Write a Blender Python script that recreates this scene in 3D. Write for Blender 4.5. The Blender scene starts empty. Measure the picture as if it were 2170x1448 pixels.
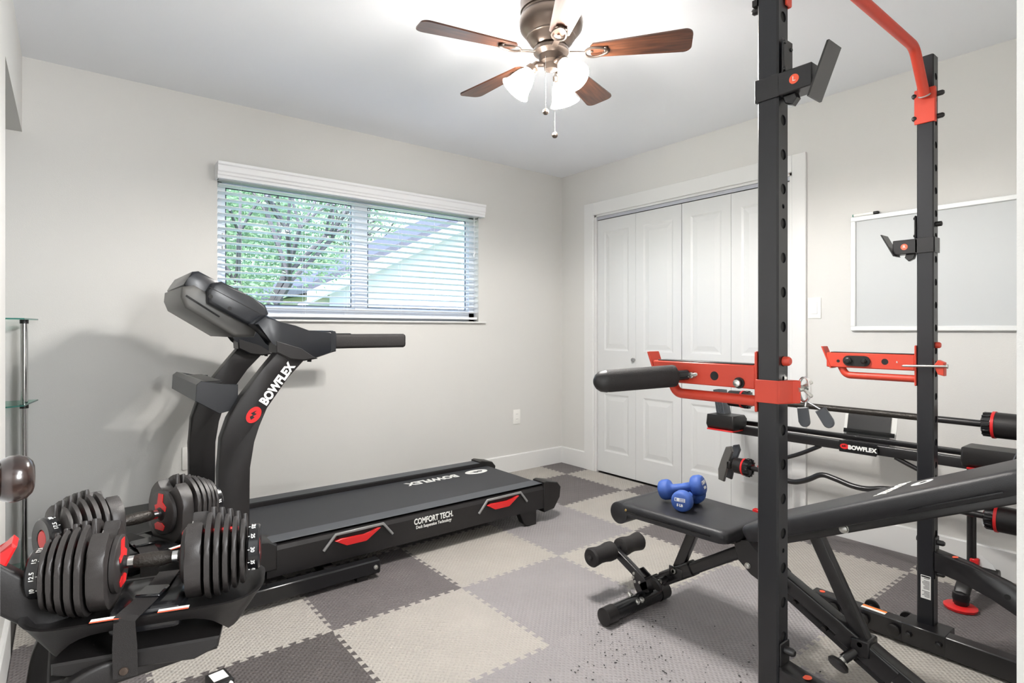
import bpy, bmesh, math, random
from mathutils import Vector, Matrix
random.seed(7)
PI = math.pi
R = math.radians
scene = bpy.context.scene
COL = scene.collection

# ------------------------------------------------------------------ camera
cd = bpy.data.cameras.new('camera')
cam = bpy.data.objects.new('camera', cd); COL.objects.link(cam)
cam.location = (0, 0, 1.125)
cam.rotation_euler = (R(90), 0, R(-38.1))
cd.sensor_width = 36
cd.lens = 1205 / 2170 * 36
cd.shift_y = -24 / 2170
cd.clip_start = 0.02
scene.camera = cam
# ------------------------------------------------------------------ world / lights / exposure
w = bpy.data.worlds.new('world'); scene.world = w; w.use_nodes = True
wn = w.node_tree.nodes; wl = w.node_tree.links
sky = wn.new('ShaderNodeTexSky')
try:
    sky.sky_type = 'NISHITA'; sky.sun_disc = False
    sky.sun_elevation = R(50); sky.sun_rotation = R(200)
except Exception:
    pass
bg = wn['Background']; wl.new(sky.outputs[0], bg.inputs[0]); bg.inputs[1].default_value = 0.55
sd = bpy.data.lights.new('sun', 'SUN'); sun = bpy.data.objects.new('sun', sd); COL.objects.link(sun)
sd.energy = 3.2; sd.angle = R(1); sd.color = (1, .96, .9)
sun.rotation_euler = (R(40), 0, R(-28))          # shines towards +y and down: on the garden, never into the room
def area(name, loc, rot, size, power, color=(1, 1, 1), sy=None):
    l = bpy.data.lights.new(name, 'AREA'); o = bpy.data.objects.new(name, l); COL.objects.link(o)
    l.size = size; l.energy = power; l.color = color
    if sy: l.shape = 'RECTANGLE'; l.size_y = sy
    o.location = loc; o.rotation_euler = rot
    return o
area('hall_fill_overhead', (1.35, -.95, 2.40), (0, 0, 0), .8, 50, (.97, .98, 1))  # added fill over the unseen hall, spilling through the doorway to brighten the room
area('hall_fill_doorway', (1.15, -1.35, 1.75), (R(88), 0, R(26)), .8, 24, (.97, .985, 1)).data.spread = R(110)  # added fill behind the camera, aimed through the doorway; stands for no known lamp
FAN_EMIT = 44
scene.view_settings.view_transform = 'Standard'
scene.view_settings.look = 'None'
scene.view_settings.gamma = 1
scene.view_settings.use_curve_mapping = False
scene.view_settings.exposure = 1.22
scene.cycles.max_bounces = 10
scene.cycles.diffuse_bounces = 6
scene.cycles.use_denoising = True
scene.cycles.caustics_reflective = False
scene.cycles.caustics_refractive = False
scene.cycles.sample_clamp_indirect = 6

# ------------------------------------------------------------------ materials
def lin(c): return c / 12.92 if c <= .04045 else ((c + .055) / 1.055) ** 2.4
def rgb(r, g, b): return (lin(r / 255), lin(g / 255), lin(b / 255), 1)
def mat(name, col, rough=.5, metal=0.0, bump=0.0, bscale=200, var=0.0, vscale=6, spec=.5, emit=None, estr=0, coat=0.0, aniso=None):
    m = bpy.data.materials.new(name); m.use_nodes = True
    nt = m.node_tree; b = nt.nodes['Principled BSDF']
    b.inputs['Base Color'].default_value = col
    b.inputs['Roughness'].default_value = rough
    b.inputs['Metallic'].default_value = metal
    b.inputs['Specular IOR Level'].default_value = spec
    if coat: b.inputs['Coat Weight'].default_value = coat; b.inputs['Coat Roughness'].default_value = .15
    if emit: b.inputs['Emission Color'].default_value = emit; b.inputs['Emission Strength'].default_value = estr
    tc = nt.nodes.new('ShaderNodeTexCoord')
    if var:
        n = nt.nodes.new('ShaderNodeTexNoise'); n.inputs['Scale'].default_value = vscale; n.inputs['Detail'].default_value = 4
        nt.links.new(tc.outputs['Object'], n.inputs['Vector'])
        mx = nt.nodes.new('ShaderNodeMixRGB')
        mx.inputs[1].default_value = [max(0, c * (1 - var)) for c in col[:3]] + [1]
        mx.inputs[2].default_value = [min(1, c * (1 + var)) for c in col[:3]] + [1]
        nt.links.new(n.outputs['Fac'], mx.inputs[0]); nt.links.new(mx.outputs[0], b.inputs['Base Color'])
    if bump:
        n2 = nt.nodes.new('ShaderNodeTexNoise'); n2.inputs['Scale'].default_value = bscale; n2.inputs['Detail'].default_value = 3
        nt.links.new(tc.outputs['Object'], n2.inputs['Vector'])
        bp = nt.nodes.new('ShaderNodeBump'); bp.inputs['Strength'].default_value = bump; bp.inputs['Distance'].default_value = .002
        nt.links.new(n2.outputs['Fac'], bp.inputs['Height']); nt.links.new(bp.outputs['Normal'], b.inputs['Normal'])
    return m
def foam_mat(name, col, dark=.12):
    m = mat(name, col, .62, var=dark, vscale=5, spec=.35)
    nt = m.node_tree; b = nt.nodes['Principled BSDF']
    tc = nt.nodes.new('ShaderNodeTexCoord')
    hs = []
    for ang in (R(0), R(90)):
        mp = nt.nodes.new('ShaderNodeMapping'); mp.inputs['Rotation'].default_value = (0, 0, ang)
        wv = nt.nodes.new('ShaderNodeTexWave'); wv.inputs['Scale'].default_value = 30; wv.bands_direction = 'DIAGONAL'
        mp.inputs['Scale'].default_value = (1, 1, 0)
        wv.inputs['Distortion'].default_value = .4; wv.inputs['Detail'].default_value = 0
        nt.links.new(tc.outputs['Object'], mp.inputs[0]); nt.links.new(mp.outputs[0], wv.inputs[0]); hs.append(wv)
    mx = nt.nodes.new('ShaderNodeMath'); mx.operation = 'MULTIPLY'
    nt.links.new(hs[0].outputs['Fac'], mx.inputs[0]); nt.links.new(hs[1].outputs['Fac'], mx.inputs[1])
    bp = nt.nodes.new('ShaderNodeBump'); bp.inputs['Strength'].default_value = 1.0; bp.inputs['Distance'].default_value = .003
    nt.links.new(mx.outputs[0], bp.inputs['Height']); nt.links.new(bp.outputs['Normal'], b.inputs['Normal'])
    return m
def wood_mat(name, c1, c2, rough=.35):
    m = mat(name, c1, rough, coat=.3)
    nt = m.node_tree; b = nt.nodes['Principled BSDF']
    tc = nt.nodes.new('ShaderNodeTexCoord'); mp = nt.nodes.new('ShaderNodeMapping'); mp.inputs['Scale'].default_value = (2, 30, 30)
    n = nt.nodes.new('ShaderNodeTexNoise'); n.inputs['Scale'].default_value = 3; n.inputs['Detail'].default_value = 6
    rp = nt.nodes.new('ShaderNodeValToRGB'); rp.color_ramp.elements[0].position = .35; rp.color_ramp.elements[1].position = .65
    rp.color_ramp.elements[0].color = c1; rp.color_ramp.elements[1].color = c2
    nt.links.new(tc.outputs['Object'], mp.inputs[0]); nt.links.new(mp.outputs[0], n.inputs['Vector'])
    nt.links.new(n.outputs['Fac'], rp.inputs[0]); nt.links.new(rp.outputs[0], b.inputs['Base Color'])
    return m
def glass_mat(name, tint, mixf=.1):
    m = bpy.data.materials.new(name); m.use_nodes = True; nt = m.node_tree
    for n in list(nt.nodes): nt.nodes.remove(n)
    o = nt.nodes.new('ShaderNodeOutputMaterial'); t = nt.nodes.new('ShaderNodeBsdfTransparent'); g = nt.nodes.new('ShaderNodeBsdfGlossy')
    t.inputs[0].default_value = tint; g.inputs['Roughness'].default_value = .02
    mx = nt.nodes.new('ShaderNodeMixShader'); mx.inputs[0].default_value = mixf
    nt.links.new(t.outputs[0], mx.inputs[1]); nt.links.new(g.outputs[0], mx.inputs[2]); nt.links.new(mx.outputs[0], o.inputs[0])
    return m
M = {}
M['wall'] = mat('wall_paint', rgb(214, 213, 210), .75, bump=.25, bscale=260, spec=.25)
M['ceil'] = mat('ceiling_paint', rgb(242, 244, 248), .8, bump=.12, bscale=200, spec=.2)
M['trim'] = mat('white_trim_paint', rgb(224, 224, 223), .4, bump=.03, bscale=60)
M['door'] = mat('white_door_paint', rgb(214, 215, 215), .42, bump=.05, bscale=120)
M['blind'] = mat('white_blind', rgb(240, 241, 243), .45)
M['vinyl'] = mat('white_vinyl_frame', rgb(225, 230, 235), .4)
M['rubber'] = mat('dark_gasket', rgb(50, 60, 75), .6)
M['track'] = mat('grey_track', rgb(190, 192, 200), .35, .3)
M['matl'] = foam_mat('light_grey_foam', rgb(172, 167, 160))
M['matd'] = foam_mat('dark_grey_foam', rgb(106, 101, 101), .16)
M['matm'] = foam_mat('mid_grey_foam', rgb(148, 144, 145), .12)
M['matx'] = foam_mat('charcoal_foam', rgb(88, 83, 82), .16)
M['sub'] = mat('subfloor', rgb(70, 66, 64), .8, var=.1)
M['black'] = mat('black_plastic', rgb(24, 22, 22), .42, bump=.12, bscale=500)
M['blackg'] = mat('gloss_black', rgb(24, 24, 26), .18)
M['steel'] = mat('black_powder_coat', rgb(20, 19, 21), .28, .0, bump=.08, bscale=600, spec=.5)
M['steel'].node_tree.nodes['Principled BSDF'].inputs['IOR'].default_value = 1.6
M['post'] = mat('charcoal_powder_coat', rgb(20, 21, 26), .30, .0, bump=.06, bscale=600, spec=.5)
M['post'].node_tree.nodes['Principled BSDF'].inputs['IOR'].default_value = 1.55
M['tread'] = mat('treadmill_charcoal', rgb(27, 25, 26), .42, bump=.12, bscale=500, coat=.05)
M['console'] = mat('console_plastic', rgb(26, 28, 33), .3, bump=.06, bscale=400, coat=.1)
M['shell'] = mat('console_back_shell', rgb(88, 87, 85), .36, bump=.06, bscale=400)
M['rail'] = mat('rail_grey', rgb(74, 77, 82), .5, bump=.12, bscale=500)
M['belt'] = mat('running_belt', rgb(50, 51, 55), .58, bump=.2, bscale=900, var=.08, vscale=4)
M['red'] = mat('red_paint', rgb(202, 66, 46), .42, bump=.05, bscale=300)
M['redp'] = mat('red_plastic', rgb(210, 36, 38), .35)
M['orange'] = mat('orange_sticker', rgb(236, 92, 60), .5)
M['white'] = mat('white_print', rgb(235, 235, 232), .6)
M['grey'] = mat('grey_silver_trim', rgb(150, 150, 150), .35, .4)
M['chrome'] = mat('chrome', rgb(215, 215, 215), .14, 1.0)
M['zinc'] = mat('zinc_bolt', rgb(200, 200, 195), .28, .9)
M['grip'] = mat('knurled_grip', rgb(46, 42, 38), .4, .4, bump=.9, bscale=160)
M['plate'] = mat('dumbbell_plate', rgb(42, 39, 38), .42, bump=.22, bscale=700)
M['foam'] = mat('black_foam', rgb(30, 27, 27), .7, bump=.5, bscale=400)
M['vinylb'] = mat('black_vinyl', rgb(30, 30, 33), .44, bump=.25, bscale=420)
M['neo'] = mat('blue_neoprene', rgb(54, 86, 158), .6, bump=.15, bscale=300, var=.06, vscale=20)
M['strap'] = mat('black_webbing', rgb(30, 27, 26), .8, bump=.6, bscale=700)
M['bronze'] = mat('dark_bronze', rgb(96, 84, 76), .30, .8, var=.2, vscale=5)
M['blade'] = wood_mat('fan_blade_wood', rgb(52, 28, 18), rgb(92, 54, 34), .36)
M['knob'] = wood_mat('knob_bronze', rgb(24, 16, 14), rgb(44, 28, 22), .22)
M['shade'] = mat('lit_glass_shade', rgb(250, 245, 235), .3, emit=(1, .965, .91, 1), estr=FAN_EMIT)
M['board'] = mat('whiteboard_face', rgb(196, 199, 200), .5, spec=.3)
M['alu'] = mat('pale_aluminium', rgb(226, 228, 228), .4, .1)
M['plast'] = mat('white_plastic', rgb(240, 239, 235), .35)
M['slot'] = mat('dark_slot', rgb(18, 18, 18), .7)
M['glassw'] = glass_mat('window_glass', (.97, .985, 1, 1), .002)
M['glassg'] = glass_mat('green_shelf_glass', (.80, .93, .89, 1), .10)
M['glasse'] = mat('glass_edge', rgb(60, 120, 110), .15)
M['leaf'] = mat('leaf_green', rgb(130, 158, 120), .5, var=.5, vscale=1.5)
nt_ = M['leaf'].node_tree; tl_ = nt_.nodes.new('ShaderNodeBsdfTranslucent'); tl_.inputs[0].default_value = rgb(168, 192, 152); mx_ = nt_.nodes.new('ShaderNodeMixShader'); mx_.inputs[0].default_value = .3
nt_.links.new(nt_.nodes['Principled BSDF'].outputs[0], mx_.inputs[1]); nt_.links.new(tl_.outputs[0], mx_.inputs[2]); nt_.links.new(mx_.outputs[0], nt_.nodes['Material Output'].inputs[0])
M['bark'] = mat('bark', rgb(98, 94, 96), .9, bump=.6, bscale=30)
M['stucco'] = mat('white_siding', rgb(190, 192, 194), .8)
M['shingle'] = mat('grey_shingle', rgb(84, 84, 92), .9, var=.25, vscale=12)
M['lawn'] = mat('lawn_green', rgb(96, 124, 70), .9, var=.3, vscale=3)
M['acryl'] = mat('white_backing', rgb(228, 228, 224), .3)
M['tint'] = mat('tinted_back', rgb(42, 130, 110), .3)
M['warn'] = mat('orange_warning', rgb(232, 128, 50), .5)

# ------------------------------------------------------------------ object helpers
WM = {}
def wm(o): return WM.get(o.name, Matrix.Identity(4)) if o else Matrix.Identity(4)
def link(o): COL.objects.link(o)
def tagt(o, label=None, cat=None, group=None, kind=None):
    if label: o['label'] = label
    if cat: o['category'] = cat
    if group: o['group'] = group
    if kind: o['kind'] = kind
    return o
def thing(name, label, cat, loc=(0, 0, 0), rz=0.0, group=None, rot=None):
    o = bpy.data.objects.new(name, None); link(o)
    mt = Matrix.Translation(loc) @ (rot.to_4x4() if rot is not None else Matrix.Rotation(rz, 4, 'Z'))
    o.matrix_world = mt; o.empty_display_size = .1; WM[o.name] = mt
    return tagt(o, label, cat, group)

class B:
    """collects shapes into one bmesh"""
    def __init__(s): s.bm = bmesh.new()
    def faces(s, vs, fs):
        V = [s.bm.verts.new(v) for v in vs]
        for f in fs:
            try: s.bm.faces.new([V[i] for i in f])
            except ValueError: pass
        return s
    def box(s, c, d, rot=None, bev=0.0, seg=1):
        b = bmesh.new(); bmesh.ops.create_cube(b, size=1)
        bmesh.ops.scale(b, vec=d, verts=b.verts)
        if bev: bmesh.ops.bevel(b, geom=list(b.edges), offset=bev, segments=seg, affect='EDGES', profile=.5)
        if rot is not None: bmesh.ops.transform(b, matrix=rot.to_4x4(), verts=b.verts)
        bmesh.ops.translate(b, vec=c, verts=b.verts)
        return s.merge(b)
    def bx(s, a, b_, bev=0.0, seg=1):
        c = [(a[i] + b_[i]) / 2 for i in range(3)]; d = [abs(b_[i] - a[i]) for i in range(3)]
        return s.box(c, d, None, bev, seg)
    def merge(s, b):
        me = bpy.data.meshes.new('tmp'); b.to_mesh(me); b.free(); s.bm.from_mesh(me); bpy.data.meshes.remove(me); return s
    def lathe(s, prof, p0=(0, 0, 0), axis=(0, 0, 1), seg=24, sx=1.0):
        """prof: list of (t along axis, radius)"""
        ax = Vector(axis).normalized(); q = ax.to_track_quat('Z', 'Y').to_matrix(); p0 = Vector(p0)
        rings = []
        for t, r in prof:
            if r < 1e-6: rings.append([s.bm.verts.new(p0 + ax * t)])
            else: rings.append([s.bm.verts.new(p0 + q @ Vector((r * sx * math.cos(2 * PI * k / seg), r * math.sin(2 * PI * k / seg), t))) for k in range(seg)])
        for a, b in zip(rings, rings[1:]):
            for k in range(seg):
                k2 = (k + 1) % seg
                if len(a) == 1 and len(b) == 1: break
                if len(a) == 1: f = (a[0], b[k2], b[k])
                elif len(b) == 1: f = (a[k], a[k2], b[0])
                else: f = (a[k], a[k2], b[k2], b[k])
                try: s.bm.faces.new(f)
                except ValueError: pass
        return s
    def cyl(s, a, b, r, r2=None, seg=16, bev=0.0):
        a = Vector(a); b = Vector(b); L = (b - a).length; r2 = r if r2 is None else r2
        pr = [(0, 0), (0, r - bev), (bev, r), (L - bev, r2), (L, r2 - bev), (L, 0)] if bev else [(0, 0), (0, r), (L, r2), (L, 0)]
        return s.lathe(pr, a, b - a, seg)
    def sweep(s, path, sec, up=(0, 0, 1), closed=False):
        """sweep 2d section (list of (a,b)) along path; a along side, b along up"""
        P = [Vector(p) for p in path]; n = len(P); rings = []
        upv = Vector(up); prev = None
        for i, p in enumerate(P):
            if i == 0: t = (P[1] - P[0]).normalized(); sc = 1
            elif i == n - 1: t = (P[-1] - P[-2]).normalized(); sc = 1
            else:
                t1 = (P[i] - P[i - 1]).normalized(); t2 = (P[i + 1] - P[i]).normalized(); t = (t1 + t2).normalized()
                sc = 1 / max(.5, t.dot(t1))
            side = t.cross(upv)
            if side.length < 1e-4: side = t.cross(Vector((0, 1, 0)))
            side.normalize(); u = side.cross(t).normalized()
            bend = Vector((0, 0, 0))
            if 0 < i < n - 1:
                bend = (t2 - t1)
                if bend.length > 1e-5: bend.normalize()
            ring = []
            for a, b in sec:
                v = side * a + u * b
                if bend.length > 0: v = v + bend * v.dot(bend) * (sc - 1)
                ring.append(s.bm.verts.new(p + v))
            rings.append(ring)
        m = len(sec)
        for a, b in zip(rings, rings[1:]):
            for k in range(m):
                k2 = (k + 1) % m
                s.bm.faces.new((a[k], a[k2], b[k2], b[k]))
        s.bm.faces.new(rings[0][::-1]); s.bm.faces.new(rings[-1])
        return s
    def tube(s, path, r, seg=12, up=(0, 0, 1)):
        return s.sweep(path, [(r * math.cos(2 * PI * k / seg), r * math.sin(2 * PI * k / seg)) for k in range(seg)], up)
    def rtube(s, path, w_, h_, bev=.004, up=(0, 0, 1)):
        return s.sweep(path, rrect(w_, h_, bev), up)
    def prism(s, poly, o, ux, uy, t, bev=0.0, seg=1):
        """extrude 2-D polygon in frame (o,ux,uy) by t along ux x uy"""
        ux = Vector(ux).normalized(); uy = Vector(uy).normalized(); n = ux.cross(uy); o = Vector(o)
        b = bmesh.new(); lo = [b.verts.new(o + ux * x + uy * y) for x, y in poly]
        hi = [b.verts.new(o + ux * x + uy * y + n * t) for x, y in poly]
        b.faces.new(lo[::-1]); b.faces.new(hi)
        for i in range(len(poly)):
            j = (i + 1) % len(poly); b.faces.new((lo[i], lo[j], hi[j], hi[i]))
        if bev:
            es = [e for e in b.edges if abs((e.verts[0].co - e.verts[1].co).normalized().dot(n)) < .1]
            bmesh.ops.bevel(b, geom=es, offset=bev, segments=seg, affect='EDGES', profile=.5)
        bmesh.ops.recalc_face_normals(b, faces=b.faces)
        return s.merge(b)
    def build(s, name, m, parent=None, local=False, smooth=True, kind=None, ang=38):
        bm = s.bm
        bmesh.ops.recalc_face_normals(bm, faces=bm.faces)
        if parent is not None and not local:
            bm.transform(wm(parent).inverted())
        me = bpy.data.meshes.new(name); bm.to_mesh(me); bm.free()
        ms = m if isinstance(m, (list, tuple)) else [m]
        for q in ms: me.materials.append(q)
        if smooth:
            me.polygons.foreach_set('use_smooth', [True] * len(me.polygons))
            try: me.set_sharp_from_angle(angle=R(ang))
            except Exception: pass
        o = bpy.data.objects.new(name, me); link(o)
        if parent is not None:
            o.parent = parent; WM[o.name] = wm(parent)
        if kind: o['kind'] = kind
        return o
def rrect(w_, h_, r, n=3):
    out = []
    for cx, cy, a0 in ((w_ / 2 - r, h_ / 2 - r, 0), (-w_ / 2 + r, h_ / 2 - r, 90), (-w_ / 2 + r, -h_ / 2 + r, 180), (w_ / 2 - r, -h_ / 2 + r, 270)):
        for k in range(n + 1):
            a = R(a0 + 90 * k / n); out.append((cx + r * math.cos(a), cy + r * math.sin(a)))
    return out
def arc(cx, cy, r, a0, a1, n=8): return [(cx + r * math.cos(R(a0 + (a1 - a0) * k / n)), cy + r * math.sin(R(a0 + (a1 - a0) * k / n))) for k in range(n + 1)]
def rot_z(a): return Matrix.Rotation(a, 3, 'Z')
def rot(ax, a): return Matrix.Rotation(a, 3, ax)
def fillet(pts, r, n=5):
    """round the corners of a 3-d polyline"""
    P = [Vector(p) for p in pts]; out = [P[0]]
    for i in range(1, len(P) - 1):
        a = (P[i - 1] - P[i]); b = (P[i + 1] - P[i]); rr = min(r, a.length * .49, b.length * .49)
        p0 = P[i] + a.normalized() * rr; p1 = P[i] + b.normalized() * rr
        for k in range(n + 1):
            t = k / n; out.append(p0 * (1 - t) ** 2 + P[i] * 2 * t * (1 - t) + p1 * t * t)
    out.append(P[-1]); return out
def text(name, s_, size, o, ux, uy, m, parent, bold=0.0, shear=0.0, align='CENTER', ext=.0006, local=False, sx=1.0):
    """flat lettering: baseline centre at o, reading along ux, up along uy"""
    cu = bpy.data.curves.new('t', 'FONT'); cu.body = s_; cu.size = size; cu.align_x = align; cu.align_y = 'CENTER'
    cu.offset = bold; cu.shear = shear; cu.extrude = ext; cu.resolution_u = 3
    to = bpy.data.objects.new('t', cu); link(to)
    dg = bpy.context.evaluated_depsgraph_get(); me = bpy.data.meshes.new_from_object(to.evaluated_get(dg))
    bpy.data.objects.remove(to); bpy.data.curves.remove(cu)
    ux = Vector(ux).normalized(); uy = Vector(uy); uy = (uy - ux * uy.dot(ux)).normalized(); n = ux.cross(uy)
    mx = Matrix((ux * sx, uy, n)).transposed().to_4x4(); mx.translation = Vector(o) + n * ext
    if parent is not None and not local: mx = wm(parent).inverted() @ mx
    me.transform(mx); me.materials.clear(); me.materials.append(m); me.name = name
    ob = bpy.data.objects.new(name, me); link(ob)
    if parent is not None: ob.parent = parent; WM[ob.name] = wm(parent)
    return ob
def copy_tree(o, name=None):
    c = o.copy(); link(c)
    for ch in list(o.children):
        d = ch.copy(); link(d); d.parent = c
        for g in list(ch.children):
            e = g.copy(); link(e); e.parent = d
    return c
def bolt(p, n, r, parent, m=None, h=.008, name='bolt'):
    p = Vector(p); n = Vector(n).normalized()
    b = B(); b.lathe([(-.002, 0), (-.002, r * 1.15), (.001, r * 1.15), (.001, r), (h * .8, r * .95), (h, r * .6), (h, 0)], p, n, 10)
    return b.build(name, m or M['zinc'], parent)
def struct(b, name, m, parent=None, **k): return b.build(name, m, parent, kind='structure', **k)

# ================================================================== ROOM SHELL
XW, YW, HC, XL, YF = 3.34, 3.57, 2.43, -.165, .15
# window hole in back wall
wx0, wx1, wz0, wz1 = .675, 2.475, 1.19, 2.03
def wall_with_hole(axis, c0, c1, a0, a1, z0, z1, holes):
    b = B()
    h = holes[0]
    segs = [(a0, h[0], z0, z1), (h[1], a1, z0, z1), (h[0], h[1], z0, h[2]), (h[0], h[1], h[3], z1)]
    for s0, s1, t0, t1 in segs:
        if s1 - s0 < 1e-4 or t1 - t0 < 1e-4: continue
        if axis == 'y': b.bx((s0, c0, t0), (s1, c1, t1))
        else: b.bx((c0, s0, t0), (c1, s1, t1))
    return b
struct(wall_with_hole('y', YW, YW + .16, -.95, XW + .85, -.02, HC, [(wx0, wx1, wz0, wz1)]), 'wall_back', M['wall'], smooth=False)
CY0, CY1, CZ = 1.60, 3.185, 2.045          # closet opening
struct(wall_with_hole('x', XW, XW + .12, -.02, YW, -.02, HC, [(CY0, CY1, -.02, CZ)]), 'wall_right', M['wall'], smooth=False)
b = B(); b.bx((XL - .12, YF - .12, -.02), (XL, 2.62, HC)); b.bx((XL - .12, 2.62, 2.07), (XL, YW, HC))
b.bx((-.95, 2.50, -.02), (XL - .12, 2.62, HC)); b.bx((-.95, 2.62, -.02), (-.85, YW, HC)); struct(b, 'wall_left', M['wall'], smooth=False)
b = B(); b.bx((.866, .03, -.02), (XW + .12, YF, HC)); b.bx((XL, .03, 2.06), (.866, YF, HC)); b.bx((XL - .12, .03, -.02), (-.155, YF, 2.06))
struct(b, 'wall_front', M['wall'], smooth=False)
b = B(); b.bx((-1.6, -1.9, HC), (XW + .9, YW + .16, HC + .1)); struct(b, 'ceiling', M['ceil'], smooth=False)
b = B(); b.bx((-1.6, -1.9, -.10), (XW + .9, YW + .16, -.012)); floor = struct(b, 'floor', M['sub'], smooth=False)
# closet interior shell
b = B(); b.bx((XW + .12, .9, -.02), (XW + .85, 1.0, HC)); b.bx((XW + .8, 1.0, -.02), (XW + .85, YW, HC)); struct(b, 'wall_closet', M['wall'], smooth=False)
# hall behind the camera
b = B(); b.bx((-1.6, -1.9, -.02), (XW + .1, -1.8, HC)); b.bx((-1.6, -1.8, -.02), (-1.5, .03, HC)); b.bx((2.2, -1.8, -.02), (2.3, .03, HC))
b.bx((-1.5, .03, -.02), (XL - .12, .1, HC)); struct(b, 'wall_hall', M['wall'], smooth=False)
# door jamb on the right of the entry
b = B(); b.bx((.852, .02, -.012), (.866, .155, 2.06)); struct(b, 'trim_1', M['wall'], smooth=False)
# baseboards
def baseb(name, a, c, n, h=.134, t=.014):
    """a..c floor points along wall, n = inward normal"""
    a = Vector((a[0], a[1], 0)); c = Vector((c[0], c[1], 0)); d = c - a; L = d.length; d.normalize(); n = Vector((n[0], n[1], 0))
    b = B(); b.prism([(0, -.012), (t, -.012), (t, h - .006), (t - .005, h), (0, h)], a, n, (0, 0, 1), -L if n.cross(Vector((0, 0, 1))).dot(d) < 0 else L)
    return struct(b, name, M['trim'], smooth=False)
baseb('baseboard_back', (-.85, YW), (XW, YW), (0, -1))
baseb('baseboard_right', (XW, YF), (XW, CY0 - .10), (-1, 0))
baseb('baseboard_right.001', (XW, CY1 + .10), (XW, YW), (-1, 0))
baseb('baseboard_left', (XL, .97), (XL, 2.62), (1, 0))
baseb('baseboard_front', (.87, YF), (XW, YF), (0, 1))

# ---- foam mats: interlocking tiles
TS, TX0, TY0 = .575, 1.363, 2.094
def edge_curve(n=11, a=.0085, d=.0035, e=.03):
    pts = [(0, 0)]; p = (TS - 2 * e) / n
    for k in range(n):
        b1 = e + k * p + p * .25; b2 = e + k * p + p * .75
        pts += [(b1 + d, -a), (b1 - d, a), (b2 + d, a), (b2 - d, -a)]
    # first point lies at -a level too
    return pts
EC = edge_curve()
def tile_outline():
    bot = EC; right = [(TS + y, x) for x, y in EC]; top = [(x, TS + y) for x, y in EC]; left = [(y, x) for x, y in EC]
    return bot + right + [(TS, TS)] + top[1:][::-1] + [(0, TS)] + left[1:][::-1]
def tile_mesh(ox, oy, clip=None):
    bm = bmesh.new(); vs = [bm.verts.new((x + ox, y + oy, 0)) for x, y in tile_outline()]
    f = bm.faces.new(vs); f.normal_update()
    if f.normal.z < 0: f.normal_flip()
    r = bmesh.ops.inset_region(bm, faces=[f], thickness=.0011, depth=0, use_even_offset=True)
    for v in bm.verts: v.co.z = 0
    rim = set(v for e in bm.edges if e.is_boundary for v in e.verts)
    for v in rim: v.co.z = -.0025
    bmesh.ops.triangulate(bm, faces=[x for x in bm.faces if len(x.verts) > 4])
    if clip:
        x0, x1, y0, y1 = clip
        for co, no in (((x0, 0, 0), (-1, 0, 0)), ((x1, 0, 0), (1, 0, 0)), ((0, y0, 0), (0, -1, 0)), ((0, y1, 0), (0, 1, 0))):
            bmesh.ops.bisect_plane(bm, geom=list(bm.verts) + list(bm.edges) + list(bm.faces), plane_co=co, plane_no=no, clear_outer=True)
    be = [e for e in bm.edges if e.is_boundary]
    ex = bmesh.ops.extrude_edge_only(bm, edges=be)
    for v in [g for g in ex['geom'] if isinstance(g, bmesh.types.BMVert)]: v.co.z = -.012
    me = bpy.data.meshes.new('foam_tile'); bm.to_mesh(me); bm.free(); return me
protos = {}
for i in range(-3, 4):
    for j in range(-4, 3):
        x0 = TX0 + i * TS; y0 = TY0 + j * TS
        if x0 + TS < XL + .02 or x0 > XW - .02 or y0 + TS < YF + .02 or y0 > YW - .02: continue
        inner = x0 > XL + .03 and x0 + TS < XW - .03 and y0 > YF + .02 and y0 + TS < YW - .03
        key = 'matl' if (i + j) % 2 == 0 else 'matd'
        if (i, j) in ((0, -1), (1, 0), (0, -3), (1, -2), (1, 1)): key = 'matm'
        if (i, j) in ((0, -2),): key = 'matm'
        if (i, j) in ((-1, -2),): key = 'matm'
        if (i, j) in ((-2, -1), (-3, -2)): key = 'matx'
        if inner:
            if key not in protos: me = tile_mesh(0, 0); me.materials.append(M[key]); protos[key] = me
            o = bpy.data.objects.new('foam_tile', protos[key]); o.location = (x0, y0, 0)
        else:
            me = tile_mesh(x0, y0, (XL + .016, XW - .015, YF + .001, YW - .015))
            if not me.polygons: continue
            me.materials.append(M[key]); o = bpy.data.objects.new('foam_tile', me)
        link(o); o.parent = floor
# dirt specks pressed in the mat
b = B()
for k in range(150):
    if k < 100: x = random.gauss(1.52, .16); y = random.gauss(1.30, .12)
    else: x = random.gauss(1.62, .2); y = random.gauss(1.02, .14)
    s = random.uniform(.0012, .0035); a = random.random() * PI
    b.box((x, y, .0008), (s * random.uniform(1, 2.6), s, .0015), rot_z(a))
b.build('dirt_specks', M['slot'], None, kind='stuff', smooth=False); tagt(bpy.data.objects['dirt_specks'], 'black dirt specks scattered on the grey foam mats before the bench foot', 'dirt')

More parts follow.
